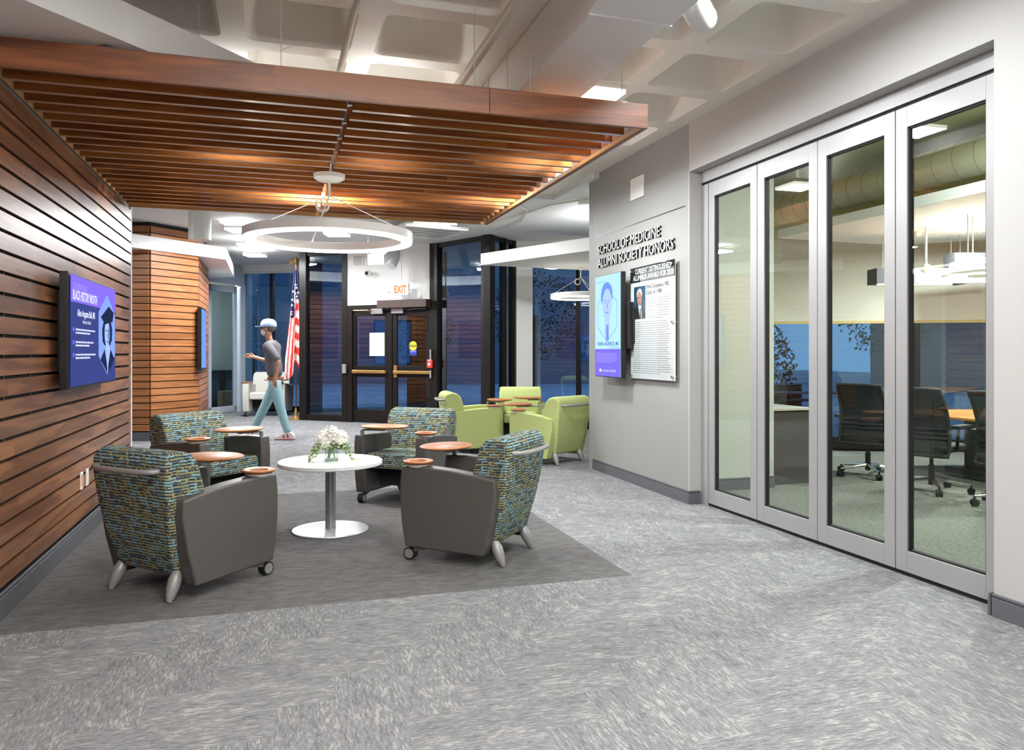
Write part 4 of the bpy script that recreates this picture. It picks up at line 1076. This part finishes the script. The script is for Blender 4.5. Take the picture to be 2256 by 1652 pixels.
# ------------------------------------------------------------ flag
fx_, fy_ = pos(652, 15.1)
fs = empty('flag_pole', (fx_, fy_, 0)); tag(fs, 'wooden flag pole on a round brass stand with a gold eagle on top', 'flag pole')
build('stand', MB().lathe([(.001, 0), (.17, 0), (.17, .015), (.10, .03), (.04, .07), (.03, .16), (.02, .22), (.001, .22)], n=32), M['brass'], fs, smooth=True)
build('pole', MB().tube([(0, 0, .05), (0.01, 0, 3.0)], .015, 12), mat('pole_wood', '5A3626', .4), fs, smooth=True)
build('pole_ferrule', MB().lathe([(.001, 2.98), (.022, 2.98), (.022, 3.03), (.03, 3.05), (.012, 3.09), (.001, 3.10)], (0.01, 0, 0), 16), M['gold'], fs, smooth=True)
eg = MB().ball((.01, 0, 3.13), .035, 12, 8, (1, .8, 1.4)).ball((.0, -.01, 3.185), .018, 10, 6)
for s_ in (-1, 1):
    w_ = [(.0, 3.13), (s_ * .05, 3.175), (s_ * .09, 3.165), (s_ * .125, 3.12), (s_ * .135, 3.06), (s_ * .115, 3.04), (s_ * .10, 3.07), (s_ * .085, 3.055), (s_ * .07, 3.085), (s_ * .05, 3.07), (s_ * .03, 3.10)]
    n_ = len(w_); eg.add([(x + .01, -.008, z) for x, z in w_] + [(x + .01, .008, z) for x, z in w_], [tuple(range(n_)), tuple(range(2 * n_ - 1, n_ - 1, -1))] + [((i + 1) % n_, i, n_ + i, n_ + (i + 1) % n_) for i in range(n_)])
build('eagle_finial', eg, M['gold'], fs)
# the hanging cloth
def flag_pt(s, t):
    w = (.06 + .24 * min(1, t * 1.15)) * (1.0 if t < .9 else 1.0)
    ph_ = s * 2.6 * 2 * PI
    x = -.06 * t + (s - .5) * w * 1.1 - .05 + .018 * math.sin(ph_ + 1.0) * min(1, t * 3)
    y = -.03 - .055 * math.sin(ph_) * (.4 + .6 * t) - .04 * s
    z = 2.93 - t * (1.92 + .28 * abs(math.sin(s * 4.2 + .4)) - .2 * s)
    return Vector((x + .05, y, z))
ns, nt_ = 60, 50
fm = bpy.data.meshes.new('flag'); vs = []; fsx = []
for j in range(nt_ + 1):
    for i in range(ns + 1): vs.append(flag_pt(i / ns, j / nt_))
for j in range(nt_):
    for i in range(ns): fsx.append((j * (ns + 1) + i, j * (ns + 1) + i + 1, (j + 1) * (ns + 1) + i + 1, (j + 1) * (ns + 1) + i))
fm.from_pydata([tuple(v) for v in vs], [], fsx)
red, whi, blu = mat('flag_red', 'D8352F', .8), mat('flag_white', 'E6DAD4', .8), mat('flag_blue', '26265A', .8)
for m_ in (red, whi, blu): fm.materials.append(m_)
for k, p in enumerate(fm.polygons):
    i = k % ns; j = k // ns; s_ = (i + .5) / ns; t_ = (j + .5) / nt_
    p.use_smooth = True
    lim = .44 if s_ < .45 else .30
    if t_ < lim: p.material_index = 1 if .34 < s_ < .40 and t_ < .3 else 2
    else:
        q = (s_ * 9 + t_ * 1.2) if s_ < .5 else (t_ * 13 + s_ * 2)
        p.material_index = int(q) % 2
fo = link('hanging_flag', fm); fo.location = (fx_, fy_, 0); so = fo.modifiers.new('thickness', 'SOLIDIFY'); so.thickness = .004
tag(fo, 'red white and blue striped flag hanging in folds from the wooden pole', 'flag')
sb = MB()
def star(c, r):
    pts = []
    for k in range(10):
        a = PI / 2 + PI * k / 5; q = r if k % 2 == 0 else r * .42
        pts.append(Vector(c) + Vector((q * math.cos(a), 0, q * math.sin(a))))
    return pts
for k, (s_, t_) in enumerate(((.10, .20), (.22, .27), (.08, .33), (.24, .38), (.12, .41), (.55, .15), (.68, .19), (.56, .24), (.80, .23), (.7, .28))):
    c = flag_pt(s_, t_); c.y -= .045
    m1 = MB(); m1.add(star(c, .028) + [p + Vector((0, .003, 0)) for p in star(c, .028)], [tuple(range(10)), tuple(range(19, 9, -1))])
    build('flag_star', m1, whi, fo)

# ------------------------------------------------------------ walking person
px0, pd = 604, 11.7
bx_, by_ = pos(px0, pd)
fwd = (-CR[0], -CR[1])
pe = empty('person', (bx_, by_, 0), math.atan2(fwd[1], fwd[0]) - PI / 2)
tag(pe, 'person in a pale blue cap, grey shirt and light blue jeans striding left', 'person')
def skin(name, nodes, edges, m, parent, sub=2, root=0):
    me = bpy.data.meshes.new(name); me.from_pydata([n[0] for n in nodes], edges, []); me.materials.append(m)
    o = link(name, me, parent)
    sk = o.modifiers.new('skin', 'SKIN'); sk.use_smooth_shade = True
    sb_ = o.modifiers.new('sub', 'SUBSURF'); sb_.levels = sub; sb_.render_levels = sub
    lay = me.skin_vertices[0].data if me.skin_vertices else None
    if lay is None:
        bm = bmesh.new(); bm.from_mesh(me); bm.verts.layers.skin.verify(); bm.to_mesh(me); bm.free(); lay = me.skin_vertices[0].data
    for i, n in enumerate(nodes):
        r = n[1]; lay[i].radius = (r, r) if not isinstance(r, tuple) else r
        lay[i].use_root = (i == root)
    return o
skinm = mat('skin', 'C08A6C', .55); shirt = mat('grey_shirt_cloth', '6A666A', .85, var=.1, bscale=8); jeans = mat('pale_jeans_cloth', '8FB4BC', .85, var=.1, bscale=10)
cap = mat('cap_cloth', 'A9BFE6', .8); shoe = mat('shoe_white', 'E6DAD8', .5); shoer = mat('shoe_red', 'B8484C', .5); maskm = mat('mask_cloth', 'D5DCE8', .7)
# joints: x to the person's right, y forwards, z up
hipc = (0, -.02, .93); sp1 = (0, .0, 1.12); sp2 = (0, .03, 1.32); nk = (0, .07, 1.50)
rh, lh = (.095, -.02, .89), (-.095, -.02, .89)
rk, lk = (.10, .16, .52), (-.10, -.12, .50)         # right leg leads, left leg trails
ra, la = (.10, .36, .11), (-.10, -.24, .10)
rs, ls = (.175, .03, 1.45), (-.175, .03, 1.45)
re, le = (.24, .10, 1.17), (-.25, -.14, 1.19)
rw, lw = (.21, .36, 1.24), (-.24, -.10, .95)
N = [(hipc, .075), (sp1, .075), (sp2, .09), (nk, .05), ((0, .085, 1.57), .055), ((0, .11, 1.635), .072), ((0, .10, 1.71), .088), ((0, .09, 1.77), .07),
     (rh, .05), (rk, .04), (ra, .032), ((.10, .44, .05), .03), (lh, .05), (lk, .04), (la, .032), ((-.10, -.17, .045), .03),
     (rs, .04), (re, .038), (rw, .026), (ls, .04), (le, .038), (lw, .026)]
Ed = [(0, 1), (1, 2), (2, 3), (3, 4), (4, 5), (5, 6), (6, 7), (0, 8), (8, 9), (9, 10), (10, 11), (0, 12), (12, 13), (13, 14), (14, 15), (2, 16), (16, 17), (17, 18), (2, 19), (19, 20), (20, 21)]
def hand(w, e_, side):
    w = Vector(w); d = (w - Vector(e_)).normalized(); palm = w + d * .07
    n0 = len(N); N.append((tuple(palm), (.032, .018))); Ed.append((18 if side > 0 else 21, n0))
    up = Vector((0, 0, 1)); lat = d.cross(up).normalized(); nrm_ = lat.cross(d)
    for k, (o, L) in enumerate(((-.027, .062), (-.009, .075), (.009, .070), (.026, .055))):
        a = palm + nrm_ * o + d * .018; b_ = a + d * L * .55 - lat * side * .008; c_ = b_ + d * L * .4 - lat * side * .022
        i0 = len(N); N.extend([(tuple(a), .0095), (tuple(b_), .009), (tuple(c_), .007)]); Ed.extend([(n0, i0), (i0, i0 + 1), (i0 + 1, i0 + 2)])
    a = w + d * .03 + nrm_ * .028; b_ = a + d * .03 + nrm_ * .02; i0 = len(N)
    N.extend([(tuple(a), .011), (tuple(b_), .009), (tuple(b_ + d * .025 - lat * side * .01), .0075)]); Ed.extend([(18 if side > 0 else 21, i0), (i0, i0 + 1), (i0 + 1, i0 + 2)])
hand(rw, re, 1); hand(lw, le, -1)
skin('body', N, Ed, skinm, pe)
skin('shirt', [((0, -.02, .90), (.165, .125)), (sp1, (.165, .13)), (sp2, (.18, .14)), ((0, .045, 1.42), (.12, .11)), ((0, .07, 1.505), .07), ((.17, .035, 1.415), .08), ((.215, .07, 1.30), .068), (re, .06), ((-.17, .035, 1.415), .08), ((-.22, -.06, 1.31), .068), (le, .06)],
     [(0, 1), (1, 2), (2, 3), (3, 4), (3, 5), (5, 6), (6, 7), (3, 8), (8, 9), (9, 10)], shirt, pe)
skin('jeans', [((0, -.02, .94), (.15, .115)), (rh, .105), (rk, .078), ((.10, .30, .24), .066), (ra, .062), (lh, .105), (lk, .078), ((-.10, -.20, .24), .066), (la, .062), ((0, -.02, 1.0), (.145, .11))],
     [(0, 1), (1, 2), (2, 3), (3, 4), (0, 5), (5, 6), (6, 7), (7, 8), (0, 9)], jeans, pe)
build('belt', MB().lathe([(.150, .915), (.154, .92), (.154, .945), (.150, .95), (.13, .945), (.13, .92)], (0, -.02, 0), 24, .95, .78, closed=True), mat('belt_leather', '9A5B48', .6), pe, smooth=True)
for s_, (fx2, fy2) in ((1, (.10, .36)), (-1, (-.10, -.24))):
    sh = MB().prof([(fy2 - .09, .0), (fy2 + .17, .0), (fy2 + .20, .02), (fy2 + .19, .05), (fy2 + .10, .075), (fy2 + .04, .11), (fy2 - .06, .115), (fy2 - .10, .07), (fy2 - .105, .02)], fx2 - .045, fx2 + .045)
    so_ = build('shoe', sh, shoe, pe, bevel=.018, seg=3)
    build('shoe_stripe', MB().prof([(fy2 + .03, .03), (fy2 + .06, .03), (fy2 + .07, .075), (fy2 + .05, .085)], fx2 - .048, fx2 + .048).prof([(fy2 - .03, .03), (fy2 - .0, .03), (fy2 + .01, .09), (fy2 - .01, .10)], fx2 - .048, fx2 + .048), shoer, so_)
    build('sole', MB().bb(fx2 - .047, fx2 + .047, fy2 - .10, fy2 + .19, 0, .018), shoer, so_, bevel=.006)
hc_ = (0, .10, 1.70)
build('nose', MB().ball((0, .197, 1.672), .016, 10, 8, (.8, 1.2, 1.3)), skinm, pe, smooth=True)
for s_ in (-1, 1):
    build('ear', MB().ball((s_ * .088, .095, 1.675), .026, 10, 8, (.4, .7, 1.2)), skinm, pe, smooth=True)
    build('eye', MB().ball((s_ * .032, .178, 1.695), .011, 8, 6), M['gasket'], pe, smooth=True)
build('hair', MB().ball((0, .07, 1.705), .097, 16, 12, (.98, 1.0, .8)), mat('hair_grey', '6B625C', .8), pe, smooth=True)
build('mask', MB().ball((0, .145, 1.632), .06, 16, 10, (1.15, 1.0, .95)), maskm, pe, smooth=True)
build('cap', MB().lathe([(.112, 1.715), (.116, 1.74), (.105, 1.79), (.07, 1.825), (.001, 1.838)], (0, .085, 0), 28, .92, 1.06).prism([(x, y) for x, y in ell(0, .20, .085, .09)], 1.712, 1.722), cap, pe, smooth=True)
# ------------------------------------------------------------ meeting room behind the folding doors
WA, WB = (6.55, 9.30), (11.6, 6.307)
struct(build('wall_meeting', MB().seg((3.6, 6.47), (4.68, 6.47), 0, 3.5, .06), M['creamw']), 'cream wall just behind the folding doors')
struct(build('wall_meeting', MB().seg((4.64, 6.5), (4.66, 7.95), 0, 3.5, .05).seg((4.66, 7.95), (6.55, 9.28), 0, 3.5, .05), M['creamw']), 'hidden return wall of the meeting room')
struct(build('wall_meeting', MB().bb(3.6, 11.7, 1.8, 1.9, 0, 3.5).bb(11.6, 11.7, 1.9, 6.4, 0, 3.5), M['creamw']), 'cream walls of the meeting room')
baseboard('baseboard_meeting', (3.6, 6.44), (4.68, 6.44), -1)
struct(build('ceiling', MB().prism([(3.47, 1.9), (11.7, 1.9), (11.7, 6.3), (6.5, 9.4), (3.47, 9.4)], 3.5, 3.6), M['lime']), 'lime painted ceiling of the meeting room')
w7 = storefront(7, WA, WB, [(0.0, .08), (.34, .07), (.66, .07), (.98, .08)], 0, 3.5, base=.16, label='wide dusk window of the meeting room under cream roller blinds')
o = build('roller_blind', MB().seg(WA, WB, 1.75, 3.2, .006, -.10), M['blind'], loc=WA + (1.75,)); tag(o, 'cream roller blind half drawn over the meeting room window', 'blind')
inv_ = Matrix.Translation(-Vector(WA + (1.75,)))
b2 = build('hem_bar', MB().seg(WA, WB, 1.715, 1.752, .016, -.10), M['blindb'], o); b2.matrix_parent_inverse = inv_
b3 = build('blind_valance', MB().seg(WA, WB, 3.2, 3.5, .14, -.10), M['lime'], o); b3.matrix_parent_inverse = inv_
# spiral duct
sd = empty('spiral_duct', (6.3, 2.0, 3.17)); tag(sd, 'large pale round spiral duct under the meeting room ceiling', 'duct')
build('duct_tube', MB().tube([(0, 0, 0), (0, 6.9, 0)], .18, 32), mat('duct_cream', 'C9C7AE', .45), sd, smooth=True)
sp = MB()
for k in range(28):
    sp.lathe([(.179, 0), (.184, .004), (.184, .010), (.179, .014)], n=32, closed=True)
    m0 = len(sp.v) - 128
    for i in range(m0, len(sp.v)):
        x, y, z = sp.v[i]; sp.v[i] = (x, z + .2 + .235 * k + .12 * x, y)
build('spiral_seams', sp, mat('duct_seam', '9C9A84', .5), sd)
build('duct_slot', MB().bb(.06, .10, 2.6, 3.4, -.185, -.165).bb(.06, .10, 4.4, 4.7, -.185, -.165), M['base'], sd)
cloud('ceiling_cloud', [(5.8, 3.0), (5.8, 7.9), (7.57, 7.97), (8.4, 7.2), (9.6, 5.4), (9.6, 3.0)], 2.70, 2.80, 'bright white ceiling cloud inside the meeting room')
for i, (x, y) in enumerate(((7.0, 7.0), (8.0, 5.2))):
    e = empty('smoke_detector', (x, y, 2.70)); tag(e, ('smoke detector at the far end of the meeting room cloud', 'smoke detector nearer the viewer on the meeting room cloud')[i], 'smoke detector')
    build('detector_body', MB().lathe([(.001, -.05), (.03, -.05), (.05, -.02), (.06, 0), (.001, 0)], n=20), M['cream'], e, smooth=True)
def thin_ring(loc, R, label, power):
    e = empty('ring_lamp', loc); tag(e, label, 'lamp', None)
    build('ring_body', MB().lathe([(R - .02, 0), (R - .02, .035), (R, .035), (R, 0)], n=72, closed=True), M['plate'], e, smooth=True)
    build('uplight_diffuser', MB().lathe([(R - .018, .035), (R - .018, .037), (R - .002, .037), (R - .002, .035)], n=72, closed=True), M['lampc'], e, smooth=True)
    build('ring_diffuser', MB().lathe([(R - .022, -.008), (R - .022, .0), (R + .002, 0), (R + .002, -.008)], n=72, closed=True), M['lampc'], e, smooth=True)
    build('stem', MB().tube([(-R + .05, 0, .03), (-R + .05, 0, 2.695 - loc[2])], .006, 8).tube([(R - .05, 0, .03), (R - .05, 0, 2.695 - loc[2])], .006, 8), M['plate'], e)
    return e
thin_ring((7.15, 5.95, 2.10), .62, 'lower thin white ring lamp in the meeting room', 1)
thin_ring((7.2, 6.0, 2.22), .55, 'upper thin white ring lamp in the meeting room', 1)
x, y = pos(2040, 8.4)
gl = empty('globe_pendant', (x, y, 2.24)); tag(gl, 'small white globe pendant in the meeting room', 'lamp')
build('globe', MB().ball((0, 0, 0), .055, 18, 12), M['plate'], gl, smooth=True)
build('stem', MB().tube([(0, 0, .05), (0, 0, .46)], .012, 8), M['plate'], gl)
for i, (px, d, z) in enumerate(((2020, 9.0, 2.12), (2190, 9.0, 2.30))):
    x, y = pos(px, d); e = empty('acoustic_baffle', (x, y, z), -math.radians(17)); tag(e, ('dark grey hanging acoustic box lamp seen through the two nearest glass doors', 'dark grey hanging acoustic box lamp at the right end of the glass doors')[i], 'lamp')
    build('felt_box', MB().bb(-.53, .53, -.12, .12, 0, .18), mat('charcoal_felt', '55545A', .9), e, bevel=.004)
    build('diffuser', MB().bb(-.5, .36, -.10, -.06, -.012, 0), M['lamp'], e)
    build('hanging_cable', MB().tube([(-.4, 0, .18), (-.4, 0, 2.7 - z if i < 9 else 1)], .003, 5).tube([(.4, 0, .18), (.4, 0, 2.7 - z)], .003, 5), M['steel'], e)
for i, (x, y) in enumerate(((7.3, 6.6), (7.9, 4.4), (5.0, 4.2))):
    z = 3.35 if i == 2 else 2.685
    e = empty('ceiling_lamp', (x, y, z)); tag(e, ('flat round lamp in the meeting room cloud, farther', 'flat round lamp in the meeting room cloud, nearer', 'round ceiling lamp between the glass doors and the spiral duct')[i], 'lamp')
    build('diffuser', MB().lathe([(.001, 0), (.10, 0), (.10, .013), (.001, .013)], n=28), M['lamp'], e, smooth=True)
    if i == 2: build('lamp_housing', MB().lathe([(.001, .013), (.11, .013), (.11, .15), (.001, .15)], n=28), M['plate'], e, smooth=True)
    area_lamp('lamp_light', e, (0, 0, -.003), .19, .19, P_CONF, shape='DISK')
# credenza
ce = empty('credenza', (4.72, 6.55, 0)); tag(ce, 'dark wood-grain credenza against the meeting room window', 'cabinet')
build('cabinet_body', MB().bb(.0, .46, .0, 1.2, 0.0, .74), M['dark'], ce, bevel=.002, seg=1)
build('worktop', MB().bb(-.005, .48, -.02, 1.2, .74, .765), mat('pale_counter', 'B6B5AC', .4), ce, bevel=.003)
# meeting table
mt = empty('meeting_table', (6.62, 5.0, 0)); tag(mt, 'long maple-topped meeting table beyond the glass doors', 'table')
top = [(-.02, 1.9), (.0, 1.5), (.02, .3), (.0, -1.8), (1.3, -1.8), (1.35, .3), (1.1, 1.9), (.55, 2.05)]
build('tabletop', MB().prism(top, .635, .665), M['wood_conf'], mt, bevel=.006)
build('base_frame', MB().bb(.25, .32, -1.4, 1.5, .05, .11).bb(.9, .97, -1.4, 1.5, .05, .11).bb(.3, .95, -1.3, -1.2, .05, .635).bb(.3, .95, 1.2, 1.3, .05, .635), M['blackm'], mt)
nb2 = build('notebook', MB().box((0, 0, .006), (.3, .24, .012), .3), M['plate'], loc=(0, 0, 0)); nb2.location = (6.95, 5.3, .665); tag(nb2, 'open white papers on the meeting table', 'papers')
def task_chair(x, y, ang, label):
    e = empty('task_chair', (x, y, 0), ang); tag(e, label, 'chair', 'black mesh chairs at the meeting table')
    for k in range(5):
        a = 2 * PI * k / 5 + .3
        c, s = math.cos(a), math.sin(a)
        lg = build('base_arm', MB().tube([(.03 * c, .03 * s, .12), (.33 * c, .33 * s, .085)], [.026, .013], 8, sq=.8), M['chrome'], e, smooth=True)
        w = MB().tube([(.33 * c - .026 * s, .33 * s + .026 * c, .032), (.33 * c - .006 * s, .33 * s + .006 * c, .032)], .032, 14).tube([(.33 * c + .006 * s, .33 * s - .006 * c, .032), (.33 * c + .026 * s, .33 * s - .026 * c, .032)], .032, 14).tube([(.33 * c, .33 * s, .04), (.33 * c, .33 * s, .09)], .01, 8)
        build('caster', w, M['gasket'], lg, smooth=True)
    build('gas_column', MB().tube([(0, 0, .06), (0, 0, .25)], .028, 14).tube([(0, 0, .25), (0, 0, .38)], .018, 14), M['blackm'], e, smooth=True)
    build('seat', MB().prism([(-.23, -.20), (.23, -.20), (.24, .18), (.18, .25), (-.18, .25), (-.24, .18)], .39, .46), M['mesh'], e, bevel=.025, seg=3)
    cols = 7; rows = 12; mb = MB(); vs = []
    def bp(u, t):
        z = .36 + .62 * t; y = -.22 - .05 * math.sin(t * PI * 1.1) * 0 - .13 * t * t + .06 * math.sin(t * PI) - .0
        return Vector((u * (.235 - .02 * t), y + .03 * (abs(u) ** 2), z))
    fr = []
    for t in [i / 12 for i in range(13)]: fr.append(bp(-1, t))
    frr = [bp(1, 1 - i / 12) for i in range(13)]
    build('back_frame', MB().tube(fr + [bp(-.5, 1.01), bp(.5, 1.01)] + frr + [bp(.5, 0), bp(-.5, 0), bp(-1, 0)], .017, 8), M['mesh'], e, smooth=True)
    for j in range(rows + 1):
        for i in range(cols + 1): vs.append(bp(-1 + 2 * i / cols, j / rows))
    fs = [(j * (cols + 1) + i, j * (cols + 1) + i + 1, (j + 1) * (cols + 1) + i + 1, (j + 1) * (cols + 1) + i) for j in range(rows) for i in range(cols)]
    o = build('back_mesh', MB().add(vs, fs), M['netting'], e, smooth=True); sf = o.modifiers.new('t', 'SOLIDIFY'); sf.thickness = .004
    lb_ = MB()
    for t in (.26, .33, .40): lb_.tube([bp(-.95, t) + Vector((0, -.012, 0)), bp(0, t) + Vector((0, -.02, 0)), bp(.95, t) + Vector((0, -.012, 0))], .008, 6)
    build('lumbar_bar', lb_, M['mesh'], e)
    for s in (-1, 1):
        build('armrest', MB().tube([(s * .25, -.05, .42), (s * .27, -.06, .62)], .016, 8).bb(s * .27 - .04, s * .27 + .04, -.14, .12, .62, .65), M['blackm'], e, bevel=.008)
m_, nt2, bb2 = newmat('black_netting'); bb2.inputs['Base Color'].default_value = lin('262624'); bb2.inputs['Roughness'].default_value = .8; bb2.inputs['Alpha'].default_value = .85
M['netting'] = m_
cx_, cy2 = pos(1912, 8.25); task_chair(cx_, cy2, -PI / 2 + .55, 'black mesh task chair seen through the third glass door')
cx_, cy2 = pos(2052, 7.35); task_chair(cx_, cy2, -PI / 2 + .35, 'black mesh task chair in the middle of the nearest glass door')
task_chair(6.06, 5.0, -PI / 2 + .2, 'black mesh task chair cut off by the right edge of the nearest glass door')
task_chair(8.5, 5.9, PI / 2, 'black mesh task chair on the far side of the meeting table')

# ------------------------------------------------------------ dusk outside
struct(build('ground_outside', MB().bb(-20, 40, -10, 60, -.35, -.12), M['pave']), 'paving outside the windows')
struct(build('ground_outside', MB().prism([(7.0, 9.4), (11.6, 6.5), (22, 12), (16, 26), (4, 22), (1.2, 17.6), (2.9, 13.7), (3.4, 12.4), (4.1, 13.0), (6.2, 11.8)], -.12, -.02), M['pave']), 'raised terrace outside')
bw = mat('far_building_render', '6F747A', .8); bwin = mat('dusk_window', '39506A', .3)
def fb_(x, y, w, d, h, rz, label):
    e = empty('distant_building', (x, y, -.12), rz); tag(e, label, 'building')
    build('wall', MB().bb(-w / 2, w / 2, -d / 2, d / 2, 0, h), bw, e)
    for i in range(int(w / 2.2)):
        for z in (1.2, 4.4):
            if z + 1.6 < h:
                f_ = build('window', MB().bb(-w / 2 + .7 + 2.2 * i, -w / 2 + 1.9 + 2.2 * i, -d / 2 - .04, -d / 2, z, z + 1.6), bwin, e)
fb_(9, 36, 20, 5, 9, -.25, 'long grey building far outside the entrance glass')
fb_(29, 17, 20, 5, 8, -1.2, 'grey building far outside the meeting room window')
fb_(-11, 35, 12, 5, 8, .1, 'grey building far outside the window behind the flag')
def shrub(x, y, h, w, label, tree=False):
    e = empty('shrub' if not tree else 'tree', (x, y, -.02)); tag(e, label, 'shrub' if not tree else 'tree', None)
    mb = MB(); zc_ = h * (.55 if not tree else .68); rz_ = h * (.45 if not tree else .33)
    for k in range(1500):
        a = random.uniform(0, 2 * PI); zz = random.uniform(-1, 1); q = math.sqrt(1 - zz * zz); r = random.uniform(.6, 1.0) ** .6
        c = Vector((w * q * math.cos(a) * r, w * q * math.sin(a) * r, zc_ + rz_ * zz * r))
        n = Vector((random.uniform(-1, 1), random.uniform(-1, 1), random.uniform(-1, 1))).normalized(); t = n.orthogonal().normalized(); b = n.cross(t); s = random.uniform(.022, .045)
        mb.add([c - t * s, c + b * s * .6, c + t * s, c - b * s * .6], [(0, 1, 2, 3)])
    build('foliage', mb, M['leafd'], e)
    build('trunk', MB().tube([(0, 0, 0), (.03, 0, zc_)], .05 if not tree else .09, 8), mat('bark', '4A3F38', .9), e)
for i, (x, y, h, w, t, lab) in enumerate(((7.7, 11.0, 1.9, .6, 0, 'leafy shrub outside the meeting room, left of the task chairs'), (10.0, 10.6, 3.4, .9, 1, 'small tree outside the middle of the meeting room window'), (12.8, 9.2, 3.8, 1.0, 1, 'small tree outside the right of the meeting room window'),
                                   (5.6, 16.5, 3.2, 1.1, 1, 'small tree outside the window behind the ring lamp'), (7.4, 14.2, 1.7, .9, 0, 'shrub outside the alcove window'), (3.7, 20.5, 2.8, 1.0, 1, 'small tree outside, seen through the entrance doors'), (-.6, 22.5, 2.4, 1.1, 0, 'tall shrub outside the window behind the flag'))):
    shrub(x, y, h, w, lab, bool(t))
def bench(x, y, rz, label):
    e = empty('picnic_table', (x, y, -.02), rz); tag(e, label, 'table')
    build('tabletop', MB().bb(-.75, .75, -.35, .35, .70, .74), mat('steel_blue_table', '9FB0C8', .4), e)
    for s in (-1, 1): build('leg', MB().bb(s * .5 - .04, s * .5 + .04, -.3, .3, 0, .70), M['blackm'], e)
    for s in (-1, 1): build('bench_seat', MB().bb(-.75, .75, s * .65 - .12, s * .65 + .12, .40, .44), M['blackm'], e)
bench(9.6, 13.2, .4, 'outdoor table beyond the meeting room window')
hr = build('hand_rail', MB().tube([(7.0, 9.8, .72), (9.2, 9.2, .72)], .02, 8).tube([(7.0, 9.8, -.02), (7.0, 9.8, .72)], .02, 8).tube([(9.2, 9.2, -.02), (9.2, 9.2, .72)], .02, 8), M['steel'], loc=(7.0, 9.8, 0)); tag(hr, 'steel hand rail outside the meeting room window', 'railing')

sb1 = build('storage_cabinet', MB().bb(-.45, .45, -.25, .25, 0, .86).bb(-.47, .47, -.27, .27, .86, .89), M['dark'], bevel=.004); sb1.location = pos(476, 18.5) + (0,); sb1.rotation_euler = (0, 0, .45); tag(sb1, 'dark low cabinet seen through the far left glass door', 'cabinet')
cb1 = build('cardboard_box', MB().bb(-.2, .2, -.15, .15, 0, .42), mat('cardboard', '9A7B5A', .8), bevel=.004); cb1.location = pos(503, 17.95) + (0,); cb1.rotation_euler = (0, 0, .4); tag(cb1, 'brown cardboard box in front of the dark cabinet behind the far glass door', 'box')
